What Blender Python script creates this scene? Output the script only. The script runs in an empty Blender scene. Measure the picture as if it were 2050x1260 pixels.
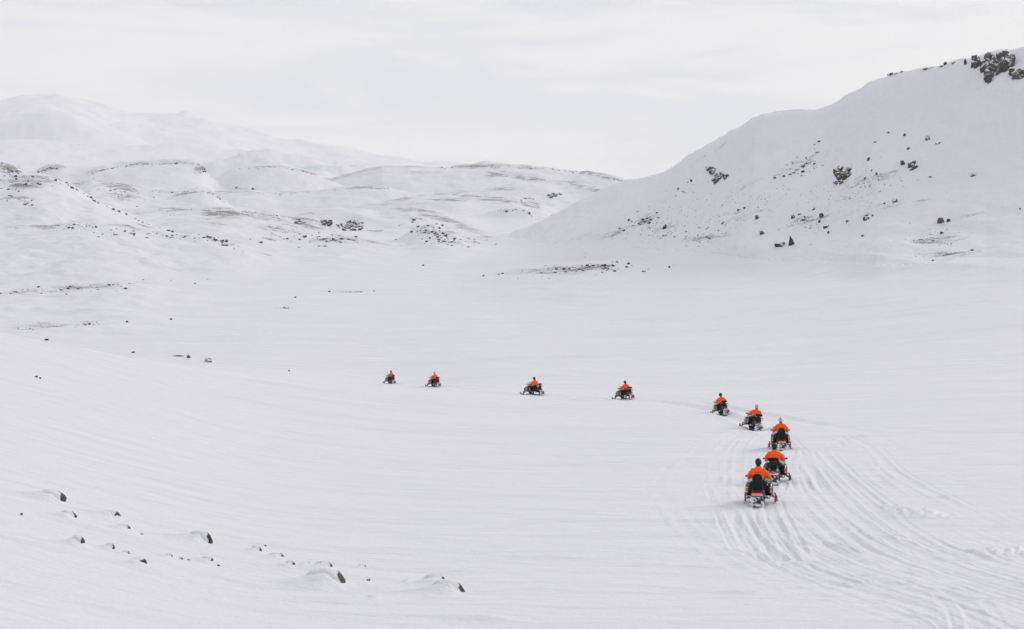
import bpy, bmesh, math, random
import numpy as np
from mathutils import Vector, Matrix
from mathutils.bvhtree import BVHTree

random.seed(7)
R = math.radians
scene = bpy.context.scene
col = scene.collection

# ------------------------------------------------------------------ camera
F = 50.0 / 36.0 * 2050.0        # focal length in photograph pixels
CX, HY = 1025.0, 580.0          # principal column, horizon row of the photograph
ZC = 14.0                       # camera height above datum
S = 1.09
cam = bpy.data.cameras.new('camera')
cam.lens = 50.0
cam.sensor_width = 36.0
cam.shift_y = -50.0 / 2050.0
cam.clip_start = 0.1
cam.clip_end = 60000.0
cam_o = bpy.data.objects.new('camera', cam)
cam_o.location = (0, 0, ZC)
cam_o.rotation_euler = (R(90), 0, 0)
col.objects.link(cam_o)
scene.camera = cam_o

# ------------------------------------------------------------------ light
SUN_AZ, SUN_EL = R(54), R(27)   # azimuth clockwise from the view direction: off to the right, ahead
world = bpy.data.worlds.new('World')
scene.world = world
world.use_nodes = True
nt = world.node_tree
nt.nodes.clear()
N = nt.nodes.new
out = N('ShaderNodeOutputWorld')
bg = N('ShaderNodeBackground')
sky = N('ShaderNodeTexSky')
sky.sky_type = 'NISHITA'
sky.sun_disc = False
sky.sun_elevation = SUN_EL
sky.sun_rotation = SUN_AZ
sky.air_density = 1.0
sky.dust_density = 3.0
sk = N('ShaderNodeVectorMath'); sk.operation = 'SCALE'; sk.inputs['Scale'].default_value = 0.10
nt.links.new(sky.outputs[0], sk.inputs[0])
tc = N('ShaderNodeTexCoord')
mp = N('ShaderNodeMapping'); mp.inputs['Scale'].default_value = (1.0, 1.0, 6.5)
mp.inputs['Rotation'].default_value = (0, R(-7), R(20))
nt.links.new(tc.outputs['Generated'], mp.inputs[0])
n1 = N('ShaderNodeTexNoise'); n1.inputs['Scale'].default_value = 4.2; n1.inputs['Detail'].default_value = 7
n1.inputs['Roughness'].default_value = 0.55; n1.inputs['Distortion'].default_value = 0.5
nt.links.new(mp.outputs[0], n1.inputs['Vector'])
cr = N('ShaderNodeValToRGB')
cr.color_ramp.interpolation = 'B_SPLINE'
e = cr.color_ramp.elements
e[0].position = 0.43; e[0].color = (0.795, 0.810, 0.858, 1)
e[1].position = 0.585; e[1].color = (0.965, 0.938, 0.920, 1)
m_ = e.new(0.50); m_.color = (0.905, 0.898, 0.912, 1)
nt.links.new(n1.outputs['Fac'], cr.inputs[0])
mx = N('ShaderNodeMix'); mx.data_type = 'RGBA'; mx.inputs['Factor'].default_value = 0.88
nt.links.new(sk.outputs[0], mx.inputs['A'])
nt.links.new(cr.outputs[0], mx.inputs['B'])
nt.links.new(mx.outputs['Result'], bg.inputs['Color'])
bg.inputs['Strength'].default_value = 1.0
nt.links.new(bg.outputs[0], out.inputs[0])

sun = bpy.data.lights.new('sun', 'SUN')
sun.energy = 1.5
sun.angle = R(14)
sun.color = (1.0, 0.94, 0.86)
sun_o = bpy.data.objects.new('sun', sun)
sdir = Vector((math.sin(SUN_AZ) * math.cos(SUN_EL), math.cos(SUN_AZ) * math.cos(SUN_EL), math.sin(SUN_EL)))
sun_o.rotation_euler = sdir.to_track_quat('Z', 'Y').to_euler()
sun_o.location = (60, 40, 80)
col.objects.link(sun_o)

vs = scene.view_settings
vs.view_transform = 'Standard'
vs.look = 'None'
vs.gamma = 1.0
vs.exposure = 0.0
vs.use_curve_mapping = False
scene.cycles.max_bounces = 6
scene.cycles.diffuse_bounces = 3
scene.cycles.glossy_bounces = 2
scene.cycles.transmission_bounces = 3
scene.cycles.transparent_max_bounces = 6
scene.cycles.volume_bounces = 1
scene.cycles.use_denoising = True

# ------------------------------------------------------------------ materials
def new_mat(name):
    m = bpy.data.materials.new(name)
    m.use_nodes = True
    t = m.node_tree
    p = t.nodes['Principled BSDF']
    return m, t, p

def plain(name, rgb, rough=0.5, metal=0.0, spec=0.5, bump=0.0, bscale=40.0, var=0.0):
    m, t, p = new_mat(name)
    p.inputs['Base Color'].default_value = (*rgb, 1)
    p.inputs['Roughness'].default_value = rough
    p.inputs['Metallic'].default_value = metal
    p.inputs['Specular IOR Level'].default_value = spec
    tcn = t.nodes.new('ShaderNodeTexCoord')
    nz = t.nodes.new('ShaderNodeTexNoise'); nz.inputs['Scale'].default_value = bscale; nz.inputs['Detail'].default_value = 4
    t.links.new(tcn.outputs['Object'], nz.inputs['Vector'])
    if bump:
        b = t.nodes.new('ShaderNodeBump'); b.inputs['Strength'].default_value = bump; b.inputs['Distance'].default_value = 0.02
        t.links.new(nz.outputs['Fac'], b.inputs['Height']); t.links.new(b.outputs[0], p.inputs['Normal'])
    mxx = t.nodes.new('ShaderNodeMix'); mxx.data_type = 'RGBA'
    v = var if var else 0.15
    mxx.inputs['A'].default_value = (*[c * (1 - v) for c in rgb], 1)
    mxx.inputs['B'].default_value = (*[min(1, c * (1 + v)) for c in rgb], 1)
    t.links.new(nz.outputs['Fac'], mxx.inputs['Factor'])
    t.links.new(mxx.outputs['Result'], p.inputs['Base Color'])
    return m

SNOW = (0.710, 0.716, 0.764)

def math_node(t, op, a=None, b=None, clamp=False):
    n = t.nodes.new('ShaderNodeMath'); n.operation = op; n.use_clamp = clamp
    for i, v in enumerate((a, b)):
        if v is None:
            continue
        if isinstance(v, (int, float)):
            n.inputs[i].default_value = v
        else:
            t.links.new(v, n.inputs[i])
    return n.outputs[0]

def snow_material(name, near, sa=None, sb=None):
    m, t, p = new_mat(name)
    p.inputs['Roughness'].default_value = 0.62
    p.inputs['Specular IOR Level'].default_value = 0.25
    g = t.nodes.new('ShaderNodeNewGeometry')
    pos = g.outputs['Position']
    def noise(scale, detail, rough=0.55, vec=None, stretch=None, rot=0):
        n = t.nodes.new('ShaderNodeTexNoise')
        n.inputs['Scale'].default_value = scale; n.inputs['Detail'].default_value = detail; n.inputs['Roughness'].default_value = rough
        src = pos
        if stretch:
            q = t.nodes.new('ShaderNodeMapping'); q.inputs['Scale'].default_value = stretch; q.inputs['Rotation'].default_value = (0, 0, rot)
            t.links.new(pos, q.inputs[0]); src = q.outputs[0]
        t.links.new(src, n.inputs['Vector'])
        return n.outputs['Fac']
    tint = noise(0.05 if near else 0.012, 3)
    mixc = t.nodes.new('ShaderNodeMix'); mixc.data_type = 'RGBA'
    mixc.inputs['A'].default_value = (SNOW[0] - .02, SNOW[1] - .018, SNOW[2] - .01, 1)
    mixc.inputs['B'].default_value = (SNOW[0] + .012, SNOW[1] + .010, SNOW[2] + .006, 1)
    t.links.new(tint, mixc.inputs['Factor'])
    # windswept gravel that shows through the thin snow
    at = t.nodes.new('ShaderNodeAttribute'); at.attribute_name = 'bare'
    bare = at.outputs['Fac']
    n_a = noise(sa or (0.32 if near else 0.11), 9, 0.72, stretch=(0.45, 1.0, 1.6), rot=R(20))
    n_b = noise(sb or (1.6 if near else 0.5), 6, 0.7)
    s_ = math_node(t, 'ADD', math_node(t, 'MULTIPLY', n_a, 0.65), math_node(t, 'MULTIPLY', n_b, 0.35))
    thr = math_node(t, 'SUBTRACT', 0.60, math_node(t, 'MULTIPLY', bare, 0.175))
    msk = math_node(t, 'MULTIPLY', math_node(t, 'SUBTRACT', s_, thr), 9.0, clamp=True)
    msk = math_node(t, 'MULTIPLY', msk, math_node(t, 'MULTIPLY', bare, 3.0, clamp=True))
    msk = math_node(t, 'MULTIPLY', msk, 0.82)
    mixb = t.nodes.new('ShaderNodeMix'); mixb.data_type = 'RGBA'
    mixb.inputs['B'].default_value = (0.115, 0.105, 0.098, 1)
    t.links.new(mixc.outputs['Result'], mixb.inputs['A'])
    t.links.new(msk, mixb.inputs['Factor'])
    # blue glacier ice
    ai = t.nodes.new('ShaderNodeAttribute'); ai.attribute_name = 'ice'
    n_i = noise(0.012, 8, 0.75, stretch=(0.6, 1.0, 2.0))
    mi = math_node(t, 'MULTIPLY', math_node(t, 'SUBTRACT', n_i, 0.50), 9.0, clamp=True)
    mi = math_node(t, 'MULTIPLY', mi, ai.outputs['Fac'])
    mixi = t.nodes.new('ShaderNodeMix'); mixi.data_type = 'RGBA'
    mixi.inputs['B'].default_value = (0.40, 0.53, 0.60, 1)
    t.links.new(mixb.outputs['Result'], mixi.inputs['A'])
    t.links.new(mi, mixi.inputs['Factor'])
    t.links.new(mixi.outputs['Result'], p.inputs['Base Color'])
    # relief
    if near:
        h1 = noise(9.0, 5, 0.6)
        h2 = noise(1.1, 5, 0.6, stretch=(0.45, 1.3, 1.0), rot=R(14))
        h3 = noise(0.16, 6, 0.62, stretch=(0.30, 1.5, 1.0), rot=R(10))
        hs = math_node(t, 'ADD', math_node(t, 'MULTIPLY', h1, 0.03), math_node(t, 'MULTIPLY', h2, 0.15))
        h4 = noise(0.035, 5, 0.6, stretch=(0.30, 1.5, 1.0), rot=R(8))
        hs = math_node(t, 'ADD', hs, math_node(t, 'ADD', math_node(t, 'MULTIPLY', h3, 0.50), math_node(t, 'MULTIPLY', h4, 2.2)))
        dist, stg = 1.0, 0.85
    else:
        h1 = noise(0.09, 8, 0.6, stretch=(0.5, 1.0, 1.0), rot=R(25))
        h2 = noise(0.55, 6, 0.6, stretch=(0.6, 1.2, 1.5), rot=R(25))
        hs = math_node(t, 'ADD', math_node(t, 'MULTIPLY', h1, 4.5), math_node(t, 'MULTIPLY', h2, 0.5))
        dist, stg = 1.0, (0.45 if sa else 0.5)
    hs = math_node(t, 'ADD', hs, math_node(t, 'MULTIPLY', msk, 0.05 if near else 0.6))
    b = t.nodes.new('ShaderNodeBump'); b.inputs['Strength'].default_value = stg; b.inputs['Distance'].default_value = dist
    t.links.new(hs, b.inputs['Height']); t.links.new(b.outputs[0], p.inputs['Normal'])
    return m

def rock_material(name, rgb, wind=(0, 0, 1), lo=0.45, hi=0.6, nscale=2.0, namp=0.5):
    """basalt with snow lying on the faces that look up / into the wind"""
    m, t, p = new_mat(name)
    p.inputs['Roughness'].default_value = 0.85
    p.inputs['Specular IOR Level'].default_value = 0.2
    tcn = t.nodes.new('ShaderNodeTexCoord')
    g = t.nodes.new('ShaderNodeNewGeometry')
    oi = t.nodes.new('ShaderNodeObjectInfo')
    n = t.nodes.new('ShaderNodeTexNoise'); n.inputs['Scale'].default_value = 3.0; n.inputs['Detail'].default_value = 8; n.inputs['Roughness'].default_value = 0.7
    t.links.new(tcn.outputs['Object'], n.inputs['Vector'])
    ramp = t.nodes.new('ShaderNodeValToRGB')
    ramp.color_ramp.elements[0].position = 0.3
    ramp.color_ramp.elements[0].color = (*[c * 0.5 for c in rgb], 1)
    ramp.color_ramp.elements[1].position = 0.75
    ramp.color_ramp.elements[1].color = (*[c * 1.7 for c in rgb], 1)
    t.links.new(n.outputs['Fac'], ramp.inputs[0])
    br = t.nodes.new('ShaderNodeHueSaturation')
    t.links.new(ramp.outputs[0], br.inputs['Color'])
    t.links.new(math_node(t, 'ADD', math_node(t, 'MULTIPLY', oi.outputs['Random'], 0.7), 0.7), br.inputs['Value'])
    d = t.nodes.new('ShaderNodeVectorMath'); d.operation = 'DOT_PRODUCT'
    w = Vector(wind).normalized()
    d.inputs[1].default_value = w
    t.links.new(g.outputs['Normal'], d.inputs[0])
    n2 = t.nodes.new('ShaderNodeTexNoise'); n2.inputs['Scale'].default_value = nscale; n2.inputs['Detail'].default_value = 6; n2.inputs['Roughness'].default_value = 0.65
    t.links.new(tcn.outputs['Object'], n2.inputs['Vector'])
    v = math_node(t, 'ADD', d.outputs['Value'], math_node(t, 'MULTIPLY', math_node(t, 'SUBTRACT', n2.outputs['Fac'], 0.5), namp))
    mr = t.nodes.new('ShaderNodeMapRange'); mr.inputs['From Min'].default_value = lo; mr.inputs['From Max'].default_value = hi
    t.links.new(v, mr.inputs['Value'])
    mixs = t.nodes.new('ShaderNodeMix'); mixs.data_type = 'RGBA'
    mixs.inputs['B'].default_value = (*SNOW, 1)
    t.links.new(br.outputs[0], mixs.inputs['A']); t.links.new(mr.outputs['Result'], mixs.inputs['Factor'])
    t.links.new(mixs.outputs['Result'], p.inputs['Base Color'])
    b = t.nodes.new('ShaderNodeBump'); b.inputs['Strength'].default_value = 0.5; b.inputs['Distance'].default_value = 0.15
    t.links.new(n.outputs['Fac'], b.inputs['Height']); t.links.new(b.outputs[0], p.inputs['Normal'])
    return m

M = {}
M['snow_near'] = snow_material('wind_packed_snow', True)
M['snow_far'] = snow_material('hill_snow', False)
M['snow_hill'] = snow_material('hillside_snow', False, 0.20, 1.1)
M['basalt'] = rock_material('basalt', (0.045, 0.042, 0.042), (-0.15, -0.15, 1), 0.62, 0.72, 3.0, 0.55)
M['basalt_frost'] = rock_material('basalt_frosted', (0.045, 0.042, 0.044), (-0.1, -0.35, 1), 0.42, 0.55, 4.0, 0.9)
M['cliff_rock'] = rock_material('cliff_rock', (0.060, 0.054, 0.050), (-0.1, -0.1, 1), 0.56, 0.66, 7.0, 0.9)
M['basalt_drift'] = rock_material('basalt_drifted', (0.070, 0.058, 0.048), (-0.75, -0.50, 0.42), -0.06, 0.04, 2.2, 0.38)
M['brown_rock'] = rock_material('brown_rock', (0.105, 0.082, 0.068), (-0.1, 0.1, 1), 0.74, 0.82, 3.0, 0.4)

# ------------------------------------------------------------------ helpers
def tag(o, label=None, cat=None, group=None, kind=None):
    if label: o['label'] = label
    if cat: o['category'] = cat
    if group: o['group'] = group
    if kind: o['kind'] = kind
    return o

def link(o, parent=None):
    col.objects.link(o)
    if parent is not None:
        o.parent = parent
    return o

def empty(name, loc=(0, 0, 0)):
    o = bpy.data.objects.new(name, None)
    o.empty_display_size = 0.3
    o.location = loc
    return link(o)

def copy_tree(o, parent=None):
    c = o.copy()
    col.objects.link(c)
    c.parent = parent
    for ch in list(o.children):
        copy_tree(ch, c)
    return c

def hash2(ix, iy, seed):
    h = (ix.astype(np.int64) * 374761393 + iy.astype(np.int64) * 668265263 + seed * 1442695041) & 0xFFFFFFFF
    h = ((h ^ (h >> 13)) * 1274126177) & 0xFFFFFFFF
    h = h ^ (h >> 16)
    return h

def perlin(x, y, seed=0):
    x0 = np.floor(x); y0 = np.floor(y)
    fx = x - x0; fy = y - y0
    u = fx * fx * fx * (fx * (fx * 6 - 15) + 10)
    v = fy * fy * fy * (fy * (fy * 6 - 15) + 10)
    def gr(dx, dy):
        a = hash2(x0 + dx, y0 + dy, seed) * (2 * math.pi / 4294967296.0)
        return np.cos(a) * (fx - dx) + np.sin(a) * (fy - dy)
    a = gr(0, 0); b = gr(1, 0); c = gr(0, 1); d = gr(1, 1)
    return ((a + (b - a) * u) * (1 - v) + (c + (d - c) * u) * v) * 1.5

def fbm(x, y, octv=4, seed=0, gain=0.5):
    s = 0; a = 1.0
    for i in range(octv):
        s = s + a * perlin(x * 2 ** i + 17.3 * i, y * 2 ** i - 9.1 * i, seed + i * 31)
        a *= gain
    return s

def hermite_w(xk, x):
    """interpolation matrix (len(x), len(xk)): cubic Hermite with limited finite-difference slopes"""
    xk = np.asarray(xk, float); x = np.clip(np.asarray(x, float), xk[0], xk[-1])
    n = len(xk)
    Dm = np.zeros((n, n))
    for i in range(n):
        if i == 0: Dm[0, 0] -= 1 / (xk[1] - xk[0]); Dm[0, 1] += 1 / (xk[1] - xk[0])
        elif i == n - 1: Dm[i, i] += 1 / (xk[i] - xk[i - 1]); Dm[i, i - 1] -= 1 / (xk[i] - xk[i - 1])
        else:
            h0 = xk[i] - xk[i - 1]; h1 = xk[i + 1] - xk[i]; w0 = h1 / (h0 + h1); w1 = h0 / (h0 + h1)
            Dm[i, i] += w0 / h0 - w1 / h1; Dm[i, i - 1] -= w0 / h0; Dm[i, i + 1] += w1 / h1
    j = np.clip(np.searchsorted(xk, x, 'right') - 1, 0, n - 2)
    h = xk[j + 1] - xk[j]; s = (x - xk[j]) / h
    W = np.zeros((len(x), n)); ar = np.arange(len(x))
    W[ar, j] += 2 * s ** 3 - 3 * s ** 2 + 1
    W[ar, j + 1] += -2 * s ** 3 + 3 * s ** 2
    W += ((s ** 3 - 2 * s ** 2 + s) * h)[:, None] * Dm[j]
    W += ((s ** 3 - s ** 2) * h)[:, None] * Dm[j + 1]
    return W
# ------------------------------------------------------------------ terrain: one height field, cut into ground, hillside, hills and mountain
# columns: directions across the valley (fine in view, coarse all the way round behind the camera)
PXL, PXR = -700.0, 2750.0
px_in = np.concatenate([np.arange(PXL, -150, 18.0), np.arange(-150, 2200, 2.6), np.arange(2200, PXR + 1, 18.0)])
n_out = 34
thR = math.atan((px_in[-1] - CX) / F); thL = math.atan((px_in[0] - CX) / F)
sR = np.linspace(0, 1, n_out + 1)[1:]
th_r = thR + (math.pi - thR) * sR
th_l = (thL - (math.pi + thL) * sR)[:-1][::-1]
px_r = px_in[-1] + (CX - px_in[-1]) * sR
px_l = (px_in[0] + (CX - px_in[0]) * sR)[:-1][::-1]
kR = 1 / math.cos(thR); kL = 1 / math.cos(thL)
kmix = lambda k, s: k + (0.5 * (kR + kL) - k) * s
ux = np.concatenate([np.sin(th_l) * kmix(kL, sR[:-1][::-1]), (px_in - CX) / F, np.sin(th_r) * kmix(kR, sR)])
uy = np.concatenate([np.cos(th_l) * kmix(kL, sR[:-1][::-1]), np.ones_like(px_in), np.cos(th_r) * kmix(kR, sR)])
PX = np.concatenate([px_l, px_in, px_r])
n_left = len(px_l)
C = len(PX)
# rows: depth
rows = [0.3, 2, 4, 6, 8, 10, 12, 14, 16, 18, 20, 21, 22]
y_ = 22.0
while y_ < 215: rows.append(y_); y_ += min((1.6 if y_ < 80 else 1.1) * y_ * y_ / (F * 7.0), 0.0090 * y_ + 0.02)
while y_ < 2400: rows.append(y_); y_ *= 1.0062
while y_ < 8600: rows.append(y_); y_ *= 1.017
while y_ < 10400: rows.append(y_); y_ *= 1.006
while y_ < 12500: rows.append(y_); y_ *= 1.03
YR = np.unique(np.array(rows))
NR = len(YR)

# base: the snow plain. Z (relative to the camera) at depth knots for several lateral stations
Yk = np.array([0.2, 10, 20, 30, 46, 66, 95, 110, 125, 145, 160, 200, 240, 300, 390, 480, 570, 700, 820, 1000, 1400, 2000, 3000, 5000, 12000.])
base_px = [-700, 0, 250, 512, 760, 1025, 1500, 2050, 2750]
farz = [(580 - p) / F * y for p, y in ((446, 1000), (430, 1400), (402, 2000), (384, 3000), (374, 5000), (372, 12000))]
base_t = {
 -700: [-4.2, -4.2, -4.1, -3.9, -3.2, -2.0, -0.6, -0.3, -1.0, -3.5, -5.5, -9.0, -10.0, -8.2, -5.2, -.5, 5.5, 17.5, 29],
 0:    [-5.2, -5.2, -5.3, -5.2, -4.6, -4.0, -3.25, -3.4, -4.3, -6.6, -8.3, -10.6, -10.4, -8.2, -5.0, 0.0, 6.0, 18, 29],
 250:  [-5.5, -5.5, -5.7, -5.8, -5.6, -5.3, -5.15, -5.4, -6.0, -7.4, -8.6, -10.6, -10.3, -8.0, -4.2, 1.3, 7.6, 18.6, 29],
 512:  [-5.7, -5.7, -6.0, -6.3, -6.5, -6.75, -7.0, -7.2, -7.5, -8.2, -8.9, -10.7, -10.2, -7.7, -3.3, 2.6, 9.0, 19.4, 29],
 760:  [-5.7, -5.7, -6.0, -6.5, -6.9, -7.35, -8.0, -8.3, -8.75, -9.75, -10.75, -11.7, -10.7, -7.8, -3.0, 3.0, 9.6, 19.6, 28.8],
 1025: [-5.7, -5.7, -6.1, -6.55, -7.05, -7.6, -8.4, -8.75, -9.1, -9.6, -10.1, -10.6, -9.9, -7.4, -2.7, 3.4, 10, 19.7, 28.8],
 1500: [-5.7, -5.7, -6.2, -6.6, -7.05, -7.6, -8.4, -8.75, -9.0, -9.4, -9.6, -9.4, -8.1, -4.6, 2.6, 10.0, 16.0, 23.0, 29],
 2050: [-5.7, -5.7, -6.2, -6.6, -6.9, -7.3, -7.8, -7.95, -8.0, -7.9, -7.6, -6.1, -3.4, 1.6, 9.3, 15.0, 18.5, 22, 26],
 2750: [-5.6, -5.6, -6.1, -6.4, -6.5, -6.7, -6.9, -6.9, -6.8, -6.4, -6.0, -4.3, -1.6, 3.6, 11.0, 16.5, 19.5, 22, 26],
}
tab = np.array([base_t[p] + farz for p in base_px]).T * S          # (nY, nP)
Wp = hermite_w(base_px, PX)                                        # (C, nP)
Wy = hermite_w(np.log(Yk * S + 4), np.log(YR + 4))                 # (NR, nY)
Z = Wy @ (tab @ Wp.T)                                              # (NR, C)
Yg = np.repeat(YR[:, None], C, 1)
Xw = Yg * ux[None, :]
Yw = Yg * uy[None, :]
cat_ = np.zeros((NR, C), np.int8)       # 0 ground, 1 hillside, 2 hills, 3 mountain

def smooth_cols(a, n):
    if n <= 0: return a
    k = np.hanning(2 * n + 3)[1:-1]; k /= k.sum()
    p = np.pad(a, (n, n), mode='edge')
    return np.convolve(p, k, 'valid')

scour = np.zeros((NR, C))                # wind-scoured crests
def smax(a, b, k):
    h = np.maximum(k - np.abs(a - b), 0) / k
    return np.maximum(a, b) + h * h * k * 0.25

def ridge(pts, mf, mb, c, k, kind, fade=0.35, sm=6, rough=1.0, seed=0, concave=0.0):
    """a crest line given as (column, row, depth); slopes mf towards the camera and mb away from it"""
    xs = np.array([p[0] for p in pts], float)
    Yc = np.interp(PX, xs, [p[2] * S for p in pts])
    py = np.interp(PX, xs, [p[1] for p in pts])
    out_d = np.maximum(np.maximum(xs[0] - PX, PX - xs[-1]), 0)
    py = py + fade * out_d * out_d / (out_d + 12)
    py = smooth_cols(py, sm); Yc = smooth_cols(Yc, 14)
    Zc = (HY - py) / F * Yc
    i0 = int(np.searchsorted(YR, Yc.min() * 0.42)); i1 = int(np.searchsorted(YR, Yc.max() * 1.6))
    Xs, Ys, Yd = Xw[i0:i1], Yw[i0:i1], Yg[i0:i1]
    mfa = np.interp(PX, xs, mf) if isinstance(mf, (list, tuple)) else np.full(C, mf)
    sc = Yc.mean()
    wob = perlin(Xs / (sc * 0.10), Ys / (sc * 0.10), seed + 5) * c * 0.6
    d = Yc[None, :] - Yd + wob
    rt = np.sqrt(d * d + c * c) - c
    drop = np.where(d > 0, mfa[None, :], mb) * rt + 0.6 * np.maximum(d - 0.36 * Yc[None, :], 0)
    if concave:                                     # steep under the crest, running out gently at the foot
        m0, m1 = np.maximum(1.58 * mfa, 0.30), np.interp(PX, [1000, 1300, 1650], [.13, .13, .11])
        dd = np.maximum(rt, 0)
        drop = np.where(d > 0, m1 * dd + (m0 - m1) * concave * (1 - np.exp(-dd / concave)) + 0.25 * np.maximum(d - 230, 0), drop)
    nz = fbm(Xs / (sc * 0.05), Ys / (sc * 0.05), 3, seed + 40, 0.55) * sc * 0.0026 * rough
    nz = nz + fbm(Xs / (sc * 0.009), Ys / (sc * 0.009), 2, seed + 90) * sc * 0.00045 * rough
    Zs = smooth_cols(Zc, 45)                       # small features of the crest die out down the slopes
    wd = 1 - np.exp(-(d / (6.0 * c)) ** 2)
    Zm = Zc[None, :] + np.minimum(Zs - Zc, 0.10 * Yc * 0.2)[None, :] * wd
    nz = nz + (0.35 - np.abs(perlin(Xs / (sc * 0.035), Ys / (sc * 0.02), seed + 70))) * sc * 0.0022 * rough
    r = Zm - drop + nz
    zz = Z[i0:i1]
    cat_[i0:i1][r > zz] = kind
    if kind == 2:
        pt = np.clip(1.6 * perlin(Xs / (sc * 0.06), Ys / (sc * 0.04), seed + 130) + 0.35, 0, 1)
        sc_ = 0.75 * np.exp(-((d - 1.0 * c) / (1.6 * c)) ** 2) * pt
        scour[i0:i1] = np.where(r > zz, sc_, scour[i0:i1])
    Z[i0:i1] = smax(zz, r, k)

# rolling snow hills between the plain and the glacier, far to near
ridge([(-700, 260, 9000), (-300, 232, 9000), (-100, 214, 9000), (0, 208, 9000), (50, 195, 9000), (105, 190, 9000), (150, 199, 9000), (215, 214, 9000), (240, 231, 9000), (265, 236, 9000),
       (300, 232, 9200), (362, 228, 9200), (368, 222, 9200), (385, 228, 9200), (420, 242, 9000), (500, 264, 8800), (515, 268, 8800), (560, 279, 8700), (640, 292, 8500), (720, 304, 8300),
       (770, 310, 8200), (850, 324, 8000), (950, 334, 8000), (1250, 372, 8000)],
      0.165, 0.5, 70, 60, 3, 0.3, 2, 1.1, 1)
ridge([(-400, 285, 5200), (0, 283, 5200), (150, 290, 5200), (300, 296, 5200), (480, 310, 5200), (620, 322, 5200), (740, 333, 5200), (900, 352, 5200)], 0.17, 0.25, 200, 120, 3, 0.2, 20, 0.8, 2)
ridge([(430, 325, 3600), (455, 321, 3600), (480, 309, 3600), (520, 306, 3600), (560, 317, 3600), (620, 321, 3600), (680, 328, 3600), (740, 337, 3600), (800, 345, 3600)], 0.22, 0.3, 25, 20, 3, 0.3, 4, 1.6, 3)
ridge([(650, 358, 2050), (700, 347, 2050), (745, 337, 2050), (770, 331, 2050), (850, 331, 2050), (900, 332, 2050), (960, 330, 2050), (1040, 331, 2050), (1090, 334, 2050), (1130, 339, 2050), (1200, 349, 2000), (1250, 361, 1950), (1350, 385, 1900)],
      0.31, 0.2, 22, 12, 2, 0.5, 4, 0.9, 4)
ridge([(405, 374, 1850), (440, 354, 1850), (468, 336, 1850), (500, 333, 1850), (545, 331, 1850), (595, 337, 1850), (622, 345, 1850), (645, 356, 1850), (665, 362, 1850)], 0.34, 0.2, 16, 10, 2, 0.55, 4, 0.8, 5)
ridge([(40, 350, 1800), (70, 342, 1800), (95, 333, 1800), (125, 334, 1800), (160, 341, 1800), (205, 333, 1800), (250, 325, 1800), (320, 323, 1800), (392, 323, 1800), (405, 331, 1800), (414, 345, 1800), (426, 360, 1800)],
      0.30, 0.2, 16, 8, 2, 0.7, 3, 0.9, 6)
ridge([(-300, 300, 1300), (-100, 312, 1300), (0, 325, 1300), (25, 333, 1300), (48, 350, 1300), (60, 362, 1300)], 0.3, 0.25, 12, 8, 2, 0.7, 3, 1.2, 7)
ridge([(430, 384, 1420), (470, 379, 1420), (510, 381, 1420), (560, 386, 1420), (620, 382, 1420), (670, 377, 1420), (720, 373, 1420), (775, 374, 1420), (800, 384, 1420), (830, 394, 1420)], 0.30, 0.2, 14, 8, 2, 0.35, 5, 0.7, 8)
ridge([(860, 388, 1500), (900, 384, 1500), (960, 386, 1500), (1020, 379, 1500), (1060, 370, 1500), (1100, 367, 1500), (1130, 378, 1500), (1170, 384, 1500), (1250, 385, 1450)], 0.30, 0.2, 12, 8, 2, 0.3, 5, 0.9, 9)
ridge([(700, 416, 1150), (760, 405, 1150), (820, 397, 1150), (860, 394, 1150), (940, 397, 1150), (1000, 399, 1150), (1050, 405, 1150), (1082, 410, 1150), (1098, 424, 1130), (1112, 440, 1110)],
      0.20, 0.2, 18, 8, 2, 0.8, 4, 0.8, 10)
ridge([(150, 366, 1020), (180, 360, 1020), (230, 370, 1020), (300, 379, 1020), (360, 383, 1020), (400, 377, 1020), (430, 386, 1020), (455, 408, 1020), (470, 420, 1020)], 0.24, 0.2, 14, 8, 2, 0.5, 4, 1.0, 11)
ridge([(580, 432, 1000), (620, 426, 1000), (660, 421, 1000), (720, 418, 1000), (740, 421, 1000), (760, 430, 1000), (800, 444, 1000), (815, 455, 1000)], 0.22, 0.2, 12, 7, 2, 0.5, 4, 0.8, 12)
ridge([(790, 418, 1010), (850, 416, 1010), (900, 429, 1000), (950, 447, 980), (990, 468, 960)], 0.16, 0.2, 14, 7, 2, 0.5, 5, 0.8, 13)
ridge([(250, 428, 900), (300, 422, 900), (400, 416, 900), (470, 416, 900), (520, 421, 900), (580, 433, 900), (640, 447, 890), (720, 464, 880), (800, 476, 870)], 0.13, 0.2, 16, 7, 2, 0.4, 6, 0.9, 14)
ridge([(-500, 330, 800), (-100, 352, 800), (0, 358, 800), (40, 351, 800), (80, 351, 800), (120, 357, 800), (142, 368, 800), (200, 404, 800), (270, 436, 800), (340, 462, 800), (372, 474, 800)],
      0.26, 0.25, 16, 7, 2, 0.5, 5, 0.9, 15)
ridge([(800, 482, 770), (825, 462, 770), (855, 450, 770), (880, 455, 770), (900, 466, 770), (950, 478, 770), (985, 487, 770)], 0.14, 0.2, 10, 6, 2, 0.4, 5, 1.0, 16)
ridge([(560, 492, 720), (610, 484, 720), (650, 476, 720), (690, 474, 720), (725, 480, 720), (765, 490, 720)], 0.13, 0.2, 10, 6, 2, 0.35, 6, 1.0, 17)
ridge([(-300, 458, 640), (0, 458, 640), (100, 450, 640), (150, 448, 640), (220, 453, 640), (300, 463, 640), (360, 470, 640), (410, 474, 630), (450, 484, 620), (480, 496, 610)], 0.15, 0.2, 10, 6, 2, 0.45, 6, 0.9, 18)
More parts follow.
